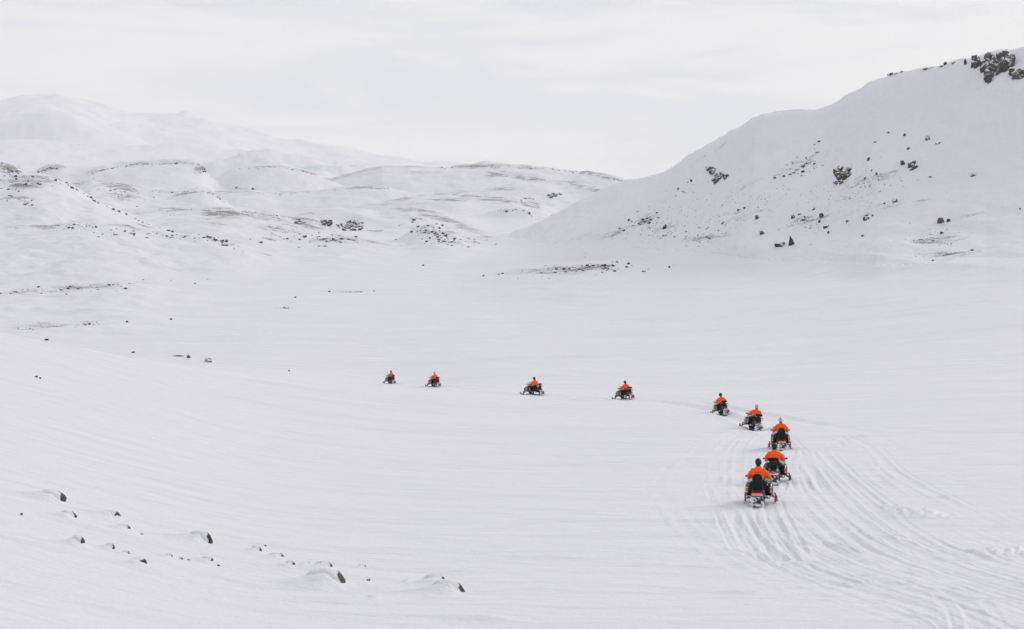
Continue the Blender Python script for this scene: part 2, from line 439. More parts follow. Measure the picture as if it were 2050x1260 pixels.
ridge([(700, 437, 955), (722, 429, 950), (742, 433, 945), (775, 439, 940), (803, 449, 935), (815, 457, 930)], 0.34, 0.25, 6, 3, 2, 0.6, 3, 0.5, 31)
ridge([(612, 441, 930), (628, 436, 930), (645, 441, 930), (658, 451, 930)], 0.30, 0.25, 6, 3, 2, 0.8, 3, 0.6, 32)
ridge([(880, 404, 1240), (930, 391, 1240), (985, 388, 1240), (1030, 394, 1240), (1050, 399, 1240)], 0.30, 0.2, 9, 5, 2, 0.4, 4, 0.7, 33)
ridge([(1000, 421, 1040), (1025, 416, 1040), (1052, 417, 1040), (1068, 428, 1030), (1082, 440, 1020)], 0.30, 0.25, 7, 4, 2, 0.6, 3, 0.7, 34)
ridge([(360, 392, 980), (385, 384, 980), (405, 381, 980), (430, 391, 980), (450, 408, 975)], 0.30, 0.25, 7, 4, 2, 0.6, 3, 0.8, 35)
ridge([(150, 400, 760), (190, 402, 755), (240, 428, 750), (300, 452, 740)], 0.22, 0.25, 9, 4, 2, 0.5, 4, 0.7, 36)
# low stony swells on the plain
ridge([(990, 548, 520), (1060, 535, 520), (1150, 527, 520), (1200, 525, 520), (1260, 530, 520), (1320, 541, 515)], 0.09, 0.12, 12, 3, 0, 0.12, 6, 0.7, 19)
ridge([(-200, 568, 440), (0, 575, 440), (120, 571, 440), (230, 566, 440), (290, 570, 440), (340, 579, 440)], 0.07, 0.10, 10, 3, 0, 0.15, 6, 0.7, 20)
ridge([(-200, 648, 315), (0, 650, 315), (100, 648, 315), (170, 644, 315), (200, 650, 315)], 0.07, 0.10, 8, 2, 0, 0.2, 6, 0.7, 21)
# the big hillside on the right
ridge([(955, 489, 800), (1000, 476, 800), (1050, 455, 800), (1100, 430, 800), (1160, 400, 800), (1210, 377, 800), (1250, 358, 790), (1300, 348, 770), (1335, 337, 745), (1365, 318, 730), (1400, 297, 715), (1440, 279, 700),
       (1475, 259, 680), (1500, 242, 665), (1522, 231, 655), (1560, 224, 650), (1632, 215, 630), (1665, 202, 620), (1700, 180, 605), (1755, 153, 585), (1800, 143, 575), (1890, 131, 555), (1940, 117, 545),
       (1975, 107, 540), (2050, 98, 525), (2200, 80, 510), (2750, 60, 480)],
      [.17, .17, .18, .19, .2, .23, .25, .27, .29, .31, .33, .34, .35, .36, .37, .38, .40, .42, .44, .46, .48, .51, .52, .53, .54, .56, .58], 0.2, 20, 14, 1, 0.3, 4, 0.28, 22, 122.0)

# gentle forms of the wind-packed snow
near_w = np.exp(-np.maximum(Yg - 40, 0) / 400.0)
up_ = Xw * 0.95 + Yw * 0.30; vp_ = -Xw * 0.30 + Yw * 0.95
Z = Z + fbm(up_ / 38, vp_ / 22, 3, 301) * 0.16 * np.clip(Yg / 60, 0.4, 2.2)
Z = Z + fbm(up_ / 6.0, vp_ / 1.7, 3, 311) * 0.055 * near_w * (0.35 + np.clip(fbm(Xw / 30, Yw / 30, 2, 321) + 0.35, 0, 1.2))
Z = Z + fbm(Xw / 17, Yw / 24, 3, 361) * 0.32 * np.exp(-((Yg - 110) / 50.0) ** 2) * np.clip((700 - PX) / 500, 0, 1)[None, :]
Z = Z + fbm(up_ / 55, vp_ / 9, 3, 331) * 0.30 * np.exp(-((Yg - 300) / 190.0) ** 2)
# streaks of drift across the face of the big hill
hs = (cat_ == 1)
dz = fbm((Xw * 0.62 - Yw * 0.25 + Z * 1.1) / 60, (Xw * 0.35 + Yw * 0.45 - Z * 1.6) / 7.0, 4, 341, 0.6) * 0.75
dz += np.abs(fbm(Xw / 26, Z / 11.0, 4, 351, 0.55)) * 1.0
Z = np.where(hs, Z + dz - 1.25, Z)

PYg = HY - F * Z / Yg                        # image row of each vertex

def ground_hit(px, py):
    """first point of the terrain on the sight line through (px, py)"""
    j = int(np.clip(np.searchsorted(PX[n_left:n_left + len(px_in)], px), 1, len(px_in) - 1)) + n_left
    t = (px - PX[j - 1]) / (PX[j] - PX[j - 1])
    pc = PYg[:, j - 1] * (1 - t) + PYg[:, j] * t
    ok = np.nonzero((pc <= py) & (YR > 12))[0]
    i = ok[0] if len(ok) else NR - 1
    if i > 0 and pc[i - 1] > py:
        s = (pc[i - 1] - py) / (pc[i - 1] - pc[i]); Y = YR[i - 1] + s * (YR[i] - YR[i - 1])
    else:
        Y = YR[i]
    return Vector((Y * (px - CX) / F, Y, (HY - py) / F * Y + ZC)), Y

def ground_z(x, y):
    px = CX + F * x / y
    j = int(np.clip(np.searchsorted(PX[n_left:n_left + len(px_in)], px), 1, len(px_in) - 1)) + n_left
    i = int(np.clip(np.searchsorted(YR, y), 1, NR - 1))
    t = (px - PX[j - 1]) / (PX[j] - PX[j - 1]); s = (y - YR[i - 1]) / (YR[i] - YR[i - 1])
    a = Z[i - 1, j - 1] * (1 - t) + Z[i - 1, j] * t
    b = Z[i, j - 1] * (1 - t) + Z[i, j] * t
    return a * (1 - s) + b * s + ZC

def catmull(P, n=10):
    P = [np.array(p, float) for p in P]
    P = [2 * P[0] - P[1]] + P + [2 * P[-1] - P[-2]]
    o = []
    for i in range(1, len(P) - 2):
        for k in range(n):
            t = k / n
            o.append(0.5 * ((2 * P[i]) + (-P[i - 1] + P[i + 1]) * t + (2 * P[i - 1] - 5 * P[i] + 4 * P[i + 1] - P[i + 2]) * t * t + (-P[i - 1] + 3 * P[i] - 3 * P[i + 1] + P[i + 2]) * t ** 3))
    o.append(P[-2])
    return o

# snowmobile trails pressed into the snow
G = [
 [(1405, 882), (1354, 925), (1326, 972), (1338, 1020), (1385, 1075), (1450, 1125), (1560, 1170), (1700, 1205), (1900, 1262)],
 [(1512, 1012), (1500, 1040), (1515, 1080), (1560, 1122), (1640, 1160), (1750, 1190), (1880, 1230), (1990, 1290), (2060, 1330)],
 [(1588, 905), (1583, 950), (1608, 1000), (1658, 1050), (1730, 1100), (1830, 1140), (1950, 1180), (2060, 1210), (2200, 1250)],
 [(1640, 898), (1665, 925), (1710, 970), (1765, 1015), (1820, 1055), (1890, 1095), (1980, 1125), (2080, 1150), (2200, 1180)],
 [(1700, 873), (1742, 897), (1778, 937), (1830, 970), (1900, 1005), (1970, 1040), (2040, 1070), (2120, 1100), (2220, 1130)],
]
trails = []
rng = random.Random(11)
def between(a, b, t, jit):
    w = [rng.gauss(0, jit) for _ in range(3)]
    o = []
    for k, (p, q) in enumerate(zip(a, b)):
        s = k / (len(a) - 1)
        j = w[0] * (1 - s) + w[1] * s + 0.5 * w[2] * math.sin(s * 4 + w[0])
        o.append((p[0] + (q[0] - p[0]) * t + j, p[1] + (q[1] - p[1]) * t + j * 0.3))
    return o
for (a, b, ts, jit) in ((0, 1, (0.0, 0.07, .42, .5, .83), 6), (1, 2, (0.0, .05, .24, .38, .44, .68, .9), 8), (2, 3, (.0, .12, .45, .52, .85, 1.0), 8), (3, 4, (.55, 1.0), 5)):
    for t in ts:
        trails.append(between(G[a], G[b], t, jit))
T0 = [(1640, 960), (1592, 908), (1562, 876), (1506, 852), (1446, 828), (1350, 808), (1250, 801), (1160, 797), (1070, 790), (960, 782), (870, 775), (780, 769)]
for dy in (-1.5, 0.5, 3.5): trails.append([(x + rng.gauss(0, 4), y + dy + rng.gauss(0, .6)) for x, y in T0])
trails.append([(1500, 1100), (1450, 1000), (1430, 940), (1450, 890), (1500, 862), (1560, 850)])
trails.append([(1560, 1120), (1490, 1010), (1478, 940), (1486, 890), (1510, 870)])
trails.append([(1600, 1150), (1540, 1020), (1530, 960), (1540, 915), (1565, 900)])
trails.append([(1640, 905), (1690, 878), (1745, 868), (1790, 890), (1850, 940), (1960, 985), (2060, 1040)])
trails.append([(1760, 868), (1640, 850), (1560, 835), (1480, 820), (1400, 806)])
trails.append([(1440, 1080), (1540, 1075), (1660, 1060), (1790, 1080), (1930, 1140), (2080, 1165)])
trails.append([(1960, 1290), (1950, 1230), (1900, 1190), (1800, 1170), (1700, 1165), (1600, 1130)])
trails.append([(1640, 1085), (1740, 1130), (1850, 1160), (1930, 1200), (1960, 1260), (1950, 1300)])
sub = YR < 240
Ysub = YR[sub]
nsub = int(sub.sum())
j0, j1 = n_left, n_left + len(px_in)
AL = [fbm(Xw[:nsub] / 11 + 3 * q, Yw[:nsub] / 11, 2, 600 + q) for q in range(6)]
groove = np.zeros((nsub, C))
churn = np.zeros((nsub, C))
for tr in trails:
    W = []
    for (px, py) in catmull(tr, 7):
        v, Y = ground_hit(px, py)
        if Y < 235: W.append((v.x, v.y))
    D = np.full((nsub, C), 9.0)
    for (xa, ya), (xb, yb) in zip(W, W[1:]):
        if abs(ya - yb) > 30 or abs(xa - xb) > 40: continue
        ia = np.searchsorted(Ysub, min(ya, yb) - 1.3); ib = np.searchsorted(Ysub, max(ya, yb) + 1.3)
        pa = [CX + F * x / max(y, 5) for x, y in ((min(xa, xb) - 1.3, ya), (min(xa, xb) - 1.3, yb), (max(xa, xb) + 1.3, ya), (max(xa, xb) + 1.3, yb))]
        ja = max(j0, j0 + np.searchsorted(px_in, min(pa) - 6)); jb = min(j1, j0 + np.searchsorted(px_in, max(pa) + 6))
        if ia >= ib or ja >= jb: continue
        gx = Xw[ia:ib, ja:jb] - xa; gy = Yw[ia:ib, ja:jb] - ya
        dx, dy = xb - xa, yb - ya; L2 = dx * dx + dy * dy + 1e-9
        t = np.clip((gx * dx + gy * dy) / L2, 0, 1)
        D[ia:ib, ja:jb] = np.minimum(D[ia:ib, ja:jb], np.hypot(gx - t * dx, gy - t * dy))
    al = AL[trails.index(tr) % 6]
    g = -0.050 / (1 + (D / 0.20) ** 8) + 0.040 * np.exp(-((D - 0.28) / 0.055) ** 2) - 0.045 * np.exp(-((D - 0.52) / 0.055) ** 2) + 0.022 * np.exp(-((D - 0.62) / 0.05) ** 2)
    g = g * np.clip(0.70 + 1.3 * al, 0.08, 1.5)
    far_k = np.clip((Ysub - 75) / 30, 0, 1)[:, None]
    g = g * (1 - far_k) + far_k * (-0.30 * np.exp(-(D / 0.55) ** 2) + 0.14 * np.exp(-((D - 0.95) / 0.3) ** 2))
    groove += np.where(D < 1.3, g, 0) * rng.uniform(0.3, 0.68) * (0.25 if trails.index(tr) < 5 else 1.0)
    churn = np.maximum(churn, np.exp(-(D / 0.55) ** 2))
groove = np.clip(groove, -0.22, 0.12)
wear = 0.55 + 0.6 * np.clip(fbm(Xw[:nsub] / 5, Yw[:nsub] / 5, 2, 401) + 0.5, 0, 1)
Z[:nsub] += groove * wear
Z[:nsub] += churn * fbm(Xw[:nsub] / 0.8, Yw[:nsub] / 0.8, 3, 411, 0.6) * 0.020
# lumps thrown up beside the trail
for (px, py, rx, ry, amp) in ((1825, 1030, 1.0, 0.9, 0.22), (1795, 1018, .5, .5, .14), (2020, 1110, 1.3, 0.7, 0.16), (1490, 1188, 0.55, 0.25, 0.10), (974, 1243, 0.65, 0.3, 0.10), (1680, 728, 2.5, 1.2, .22), (1250, 748, 2.2, 1.0, .2), (1130, 753, 2.0, 1.0, .35), (1090, 752, 1.6, .9, .35), (700, 753, 2.0, 1.2, .3), (388, 629, 2.5, 1.6, .5)):
    v, Y = ground_hit(px, py)
    i0 = np.searchsorted(YR, v.y - 4 * ry); i1 = np.searchsorted(YR, v.y + 4 * ry)
    ex = np.exp(-((Xw[i0:i1] - v.x) / rx) ** 2 - ((Yw[i0:i1] - v.y) / ry) ** 2)
    Z[i0:i1] += ex * amp * (0.6 + 1.1 * np.abs(fbm(Xw[i0:i1] / 0.6, Yw[i0:i1] / 0.6, 3, 421)) if px > 1700 else ex * 0 + 1)
# --- foreground boulders half buried in drifts: (px, py, width, height, label)
fg = [
 (93, 992, 70, 26, 'long low arc of drifted snow ending in a small dark rock tip, uppermost left foreground'),
 (133, 1029, 34, 17, 'dark wedge of rock below the long snow arc at far left'),
 (43, 1028, 8, 6, 'tiny dark stone alone in the snow near the left edge'),
 (216, 1028, 44, 18, 'sloping drifted rock with thin dark edge, upper one of the left foreground'),
 (243, 1054, 32, 14, 'low drifted rock with hair-thin dark crest under the sloping one'),
 (284, 1068, 8, 5, 'pebble-sized dark stone right of the thin-crested rock'),
 (392, 1074, 54, 32, 'steep snow-plastered foreground boulder with dark curved spine, tallest on the left'),
 (147, 1082, 44, 24, 'drifted boulder with thick dark strip along its right side'),
 (216, 1093, 22, 16, 'blocky brown rock jutting from the snow in the left foreground'),
 (249, 1106, 18, 8, 'low rock with twin dark dashes just right of the blocky brown rock'),
 (272, 1122, 38, 18, 'lowest drifted boulder of the left foreground, dark right edge'),
 (336, 1112, 20, 9, 'small drifted rock midway between the lowest boulder and the tall spined boulder'),
 (363, 1117, 9, 6, 'first of two tiny stones below the tall spined boulder'),
 (377, 1120, 7, 5, 'second of two tiny stones below the tall spined boulder'),
 (410, 1120, 34, 12, 'flat drifted rock with dark bowed top below the tall spined boulder'),
 (437, 1131, 7, 5, 'tiny stone at the right tip of the flat bowed rock'),
 (509, 1099, 28, 17, 'drifted rock with brown right face at the middle of the foreground row'),
 (524, 1092, 18, 9, 'little snow-capped rock right behind the brown-faced one'),
 (550, 1111, 34, 15, 'humped drifted rock with thin hooked dark edge'),
 (578, 1129, 26, 14, 'small arched rock with dark right leg left of the large drift'),
 (610, 1129, 22, 12, 'small dark-rimmed rock touching the arched one on its right'),
 (645, 1131, 40, 20, 'snow-covered twin-peaked rock standing behind the large curved boulder'),
 (660, 1143, 9, 9, 'tiny dark stone between twin-peaked rock and the large curved boulder'),
 (642, 1158, 98, 44, 'large curved boulder under smooth drift with long brown right edge'),
 (738, 1160, 9, 6, 'lonely small stone between the two largest foreground boulders'),
 (816, 1163, 18, 10, 'small rock left of the rightmost foreground boulder, dark left side'),
 (866, 1160, 54, 22, 'snow-covered shoulder of rock behind the rightmost foreground boulder'),
 (890, 1174, 70, 36, 'rightmost foreground boulder with steep snow facet and brown tip'),
 (722, 1133, 20, 8, 'faint drifted rock right of the twin-peaked one'),
 (745, 1197, 34, 7, 'thin flat rock edge nearest the bottom of the picture'),
]
fg_at = []
for i, (px, py, w, h, lab) in enumerate(fg):
    v, Y = ground_hit(px, py + h * 0.42)
    wm, hm_ = w * Y / F, h * Y / F
    fg_at.append((v, wm, hm_, lab))
    if w <= 10: continue
    i0 = np.searchsorted(YR, v.y - 4 * wm); i1 = np.searchsorted(YR, v.y + 4 * wm)
    dx = (Xw[i0:i1] - v.x) / wm; dy = (Yw[i0:i1] - v.y) / wm
    dx = dx - 0.25 * dy + 0.10 * fbm(Xw[i0:i1] / wm * 1.3, Yw[i0:i1] / wm * 1.3, 2, 500 + i)
    wv = 1.15 + 0.30 * math.sin(i * 2.4)
    sx_ = np.where(dx < 0.05, 0.75 * wv, 0.34); sy_ = np.where(dy < 0.15, 0.55, 0.45)
    Z[i0:i1] += hm_ * 0.60 * np.exp(-np.abs((dx - 0.05) / sx_) ** 1.7 - np.abs((dy - 0.15) / sy_) ** 2)
PYg = HY - F * Z / Yg

# attributes: where gravel shows through, where blue ice shows
bare = scour.copy(); ice = np.zeros((NR, C))
def blot(arr, px, py, rx, ry, a, s, ymin, ymax):
    ca, sa = math.cos(R(a)), math.sin(R(a))
    i0, i1 = np.searchsorted(YR, ymin * S * 0.72), np.searchsorted(YR, ymax * S * 1.25)
    dx = PX[None, :] - px; dy = PYg[i0:i1] - py
    u = (dx * ca + dy * sa) / rx; w = (-dx * sa + dy * ca) / ry
    if ymin < 600 and px > 1100: s = min(1.0, s * 1.35)
    if ymin >= 600: ry_k = 1.3
    else: ry_k = 1.0
    w = w / ry_k
    arr[i0:i1] = np.maximum(arr[i0:i1], s * np.exp(-(u * u + w * w) ** 1.3))
for b in ((50, 366, 50, 12, 0, 1.0, 700, 900), (90, 357, 40, 7, 10, .9, 700, 900), (40, 398, 60, 9, 5, .6, 650, 860), (60, 440, 90, 8, 8, .45, 640, 800), (130, 445, 60, 6, 3, .6, 600, 700),
          (235, 372, 50, 7, 12, .9, 930, 1100), (240, 393, 50, 7, 8, .8, 900, 1050), (340, 385, 50, 5, 3, .9, 950, 1080), (430, 392, 30, 5, 25, .8, 950, 1080),
          (350, 420, 80, 4, -2, .8, 850, 950), (440, 428, 60, 10, 4, 1.0, 820, 950), (520, 433, 70, 7, 8, .9, 800, 930), (560, 460, 80, 7, 4, .75, 700, 900), (620, 452, 60, 8, 8, .8, 800, 950), (430, 448, 70, 4, 2, .6, 760, 900),
          (560, 478, 60, 6, 0, .6, 680, 800), (690, 482, 70, 8, 3, .7, 660, 760), (870, 465, 60, 13, 10, .75, 720, 820), (930, 484, 50, 6, 3, .6, 700, 800),
          (840, 424, 50, 5, 4, 1.0, 930, 1080), (880, 438, 60, 7, 14, 1.0, 900, 1050), (930, 455, 50, 6, 22, .9, 880, 1050), (830, 436, 40, 4, 8, .8, 900, 1050),
          (900, 400, 60, 4, 0, .9, 1050, 1250), (1000, 402, 60, 5, 4, .9, 1050, 1250), (1060, 411, 30, 4, 15, .9, 1050, 1250), (870, 406, 60, 3, -3, .7, 1050, 1200),
          (1000, 350, 60, 6, 6, .95, 1800, 2200), (1060, 358, 70, 5, 8, .9, 1700, 2100), (1140, 367, 50, 4, 6, .9, 1700, 2100), (1180, 380, 50, 4, 4, .9, 1400, 2000), (950, 333, 160, 4, 0, .95, 1950, 2250), (1180, 346, 70, 4, 9, .95, 1900, 2200),
          (1060, 338, 60, 3, 5, .8, 1900, 2200), (840, 345, 60, 3, 0, .7, 1900, 2100), (1010, 378, 60, 4, -4, .8, 1400, 1600), (830, 392, 80, 2.5, 0, .7, 1100, 1500), (740, 375, 60, 3, 0, .9, 1350, 1500), (580, 386, 70, 3, 0, .7, 1350, 1500), (480, 380, 40, 4, 0, .8, 1350, 1500),
          (540, 334, 60, 4, 0, .8, 1750, 1950), (620, 346, 40, 4, 15, .8, 1750, 1950), (320, 326, 90, 4, 0, .85, 1700, 1900), (100, 336, 40, 8, 0, .9, 1700, 1900), (190, 343, 30, 6, -20, .7, 1700, 1900), (400, 338, 16, 12, 50, .9, 1700, 1900), (20, 338, 40, 14, 25, 1.0, 1200, 1400),
          (700, 376, 30, 2, 0, .6, 1300, 1500), (650, 425, 60, 4, -4, .6, 950, 1050),
          (1150, 480, 70, 5, -12, .45, 450, 900), (1240, 462, 60, 7, -22, .55, 450, 900), (1290, 440, 40, 10, -25, .6, 450, 900), (1330, 456, 40, 8, -15, .5, 450, 800), (1420, 475, 70, 8, -8, .5, 400, 700), (1480, 380, 90, 5, -28, .4, 450, 800), (1600, 330, 70, 12, -25, .5, 450, 800),
          (1430, 300, 80, 4, -30, .35, 500, 900), (1500, 430, 70, 5, -18, .45, 400, 700), (1740, 360, 90, 12, -14, .5, 400, 700), (1620, 440, 60, 12, -14, .5, 380, 600), (1860, 400, 60, 6, -14, .4, 380, 600), (1870, 482, 60, 8, -5, .75, 300, 500), (1890, 509, 70, 5, -3, .7, 280, 480), (1750, 420, 120, 10, -16, .35, 350, 600), (1950, 430, 80, 6, -18, .35, 350, 600),
          (1140, 540, 110, 10, -3, .75, 420, 560), (1030, 546, 60, 6, -6, .6, 420, 540), (150, 576, 150, 9, -4, .75, 380, 470), (30, 586, 60, 6, -6, .7, 360, 460), (400, 574, 90, 4, 0, .4, 380, 470), (690, 584, 50, 4, 0, .6, 350, 470), (570, 617, 25, 4, 0, .6, 300, 400), (100, 652, 110, 8, -3, .75, 270, 340), (380, 541, 40, 3, 0, .5, 430, 560)):
    blot(bare, *b)
for b in ((465, 321, 30, 5, -4, 1, 3200, 3800), (495, 315, 25, 9, 0, .9, 3200, 3800), (590, 326, 70, 8, 8, 1.0, 2800, 3800), (670, 331, 50, 6, 4, 1.0, 2800, 3800), (560, 318, 60, 5, 6, .8, 3200, 3800), (390, 236, 30, 5, 24, .5, 8000, 9500), (240, 228, 25, 6, 40, .5, 8000, 9500), (760, 309, 20, 2, 5, .6, 7500, 8500), (500, 265, 10, 2, 15, .6, 8000, 9500)):
    blot(ice, *b)

# normals of the whole sheet, so that the cut edges shade without a seam
P3 = np.stack([Xw, Yw, Z + ZC], -1)
dr = np.empty_like(P3); dr[1:-1] = P3[2:] - P3[:-2]; dr[0] = P3[1] - P3[0]; dr[-1] = P3[-1] - P3[-2]
dc = np.roll(P3, -1, 1) - np.roll(P3, 1, 1)
NRM = np.cross(dc, dr); NRM /= np.linalg.norm(NRM, axis=-1, keepdims=True) + 1e-12
NRM *= np.sign(NRM[..., 2:3] + 1e-9)
ii, jj = np.meshgrid(np.arange(NR - 1), np.arange(C), indexing='ij')
jn = (jj + 1) % C
quads = np.stack([ii * C + jj, ii * C + jn, (ii + 1) * C + jn, (ii + 1) * C + jj], -1).reshape(-1, 4)
qc = cat_[ii, jj].reshape(-1)
def terrain_object(name, k, mat):
    q = quads[qc == k]
    used, inv = np.unique(q.ravel(), return_inverse=True)
    me = bpy.data.meshes.new(name)
    me.vertices.add(len(used)); me.loops.add(q.size); me.polygons.add(len(q))
    me.vertices.foreach_set('co', P3.reshape(-1, 3)[used].astype(np.float32).ravel())
    me.loops.foreach_set('vertex_index', inv.astype(np.int32))
    me.polygons.foreach_set('loop_start', np.arange(0, q.size, 4, dtype=np.int32))
    me.polygons.foreach_set('loop_total', np.full(len(q), 4, np.int32))
    me.update(calc_edges=True)
    me.polygons.foreach_set('use_smooth', np.ones(len(q), bool))
    for nm, arr in (('bare', bare), ('ice', ice)):
        a = me.attributes.new(nm, 'FLOAT', 'POINT')
        a.data.foreach_set('value', arr.ravel()[used].astype(np.float32))
    me.normals_split_custom_set_from_vertices(NRM.reshape(-1, 3)[used].astype(np.float32))
    me.materials.append(mat)
    o = bpy.data.objects.new(name, me)
    link(o); tag(o, kind='structure')
    return o
tag(terrain_object('ground', 0, M['snow_near']), 'wide snow plain crossed by snowmobile trails')
tag(terrain_object('hillside', 1, M['snow_hill']), 'steep snowy hillside on the right strewn with dark rocks')
tag(terrain_object('hills', 2, M['snow_far']), 'rolling snow hills beyond the plain with bare stony crests')
tag(terrain_object('mountain', 3, M['snow_far']), 'pale glacier mountain on the far left horizon')
# ------------------------------------------------------------------ rocks
def rock_mesh(name, seed, sub, planes=9, sharp=0.62, jitter=0.10):
    rg = random.Random(seed)
    bm = bmesh.new()
    bmesh.ops.create_icosphere(bm, subdivisions=sub, radius=1.0)
    pl = []
    for _ in range(planes):
        n = Vector((rg.gauss(0, 1), rg.gauss(0, 1), rg.gauss(0, 0.8))).normalized()
        pl.append((n, rg.uniform(sharp, 0.92)))
    ph = [rg.uniform(0, 9) for _ in range(6)]
    for v in bm.verts:
        for n, d in pl:
            s = v.co.dot(n)
            if s > d: v.co -= n * (s - d)
        p = v.co
        v.co *= 1 + jitter * (math.sin(3.1 * p.x + ph[0]) * math.sin(2.7 * p.y + ph[1]) + 0.6 * math.sin(6.3 * p.z + ph[2]) * math.sin(5.7 * p.x + ph[3])) + rg.uniform(-jitter, jitter) * 0.35
    # sits low in the snow
    me = bpy.data.meshes.new(name)
    bm.to_mesh(me); bm.free()
    return me

def shard_mesh(name):
    """tall pointed shard"""
    prof = [(0.55, 0.42, -0.4, 0, 0), (0.50, 0.40, 0.1, 0.0, 0), (0.36, 0.30, 0.55, -0.08, 0.02), (0.2, 0.17, 0.95, -0.18, 0.03), (0.05, 0.05, 1.3, -0.27, 0.04)]
    bm = bmesh.new(); rings = []
    for k, (a, b, z, ox, oy) in enumerate(prof):
        rings.append([bm.verts.new((ox + a * math.cos(t) * (1 + .12 * math.sin(5 * t + k)), oy + b * math.sin(t) * (1 + .1 * math.cos(3 * t + k)), z)) for t in [i * 2 * math.pi / 7 for i in range(7)]])
    for r0, r1 in zip(rings, rings[1:]):
        for i in range(7): bm.faces.new((r0[i], r0[(i + 1) % 7], r1[(i + 1) % 7], r1[i]))
    bm.faces.new(rings[-1]); bm.faces.new(rings[0][::-1])
    me = bpy.data.meshes.new(name); bm.to_mesh(me); bm.free()
    return me

def with_mat(me, mat, smooth=False):
    m = me.copy(); m.materials.clear(); m.materials.append(mat)
    if smooth: m.polygons.foreach_set('use_smooth', [True] * len(m.polygons))
    return m

base_big = [rock_mesh('boulder_form', 100 + i, 3, 10, 0.55, 0.07) for i in range(6)]
base_small = [rock_mesh('stone_form', 200 + i, 2, 8, 0.55, 0.10) for i in range(8)]
big = {k: [with_mat(m, M[k]) for m in base_big] for k in ('basalt', 'basalt_frost', 'brown_rock', 'cliff_rock')}
small = {k: [with_mat(m, M[k]) for m in base_small] for k in ('basalt', 'basalt_frost', 'brown_rock')}
crag = [with_mat(rock_mesh('crag_form', 350 + i, 3, 15, 0.40, 0.13), M['cliff_rock']) for i in range(7)]
drifted = [with_mat(rock_mesh('drifted_form', 300 + i, 4, 6, 0.70, 0.05), M['basalt_drift'], True) for i in range(7)]
shard = with_mat(shard_mesh('shard_form'), M['basalt'])
rr = random.Random(5)

def put_rock(name, me, px, py, wpx, hpx, rz=None, sink=0.25, depth=1.0, parent=None, tilt=0.25):
    """a rock whose foot stands on the ground seen at (px, py + hpx / 2); wpx, hpx are its visible extent"""
    v, Y = ground_hit(px, py + hpx * 0.45)
    w = wpx * Y / F; h = hpx * Y / F
    o = bpy.data.objects.new(name, me)
    sz = h / (2 - sink * 2) * 1.05
    o.scale = (w * 0.52, w * 0.52 * depth, sz)
    o.location = (v.x, v.y + w * 0.3 * depth, v.z + sz * (1 - 2 * sink))
    o.rotation_euler = (rr.uniform(-tilt, tilt), rr.uniform(-tilt, tilt), rr.uniform(0, 6.28) if rz is None else rz)
    link(o, parent)
    return o

# --- foreground boulders: bare only where the drift breaks off on the lee side
for i, (v, w, h, lab) in enumerate(fg_at):
    if w > 0.14:
        o = bpy.data.objects.new('boulder', drifted[i % 7])
        o.scale = (w * rr.uniform(0.42, 0.52), w * rr.uniform(0.38, 0.5), h * rr.uniform(0.64, 0.74))
        o.location = (v.x + w * 0.04, v.y + w * 0.30, v.z + h * 0.01)
        o.rotation_euler = (0, R(rr.uniform(8, 24)), R(rr.uniform(-45, 10)))
    else:
        o = bpy.data.objects.new('boulder', small['basalt'][i % 8])
        o.scale = (w * 0.5, w * 0.4, h * 0.6)
        o.location = (v.x, v.y, v.z + h * 0.15)
        o.rotation_euler = (0.2, 0.1, i)
    link(o)
    tag(o, lab, 'boulder', 'half-buried rocks in the foreground')

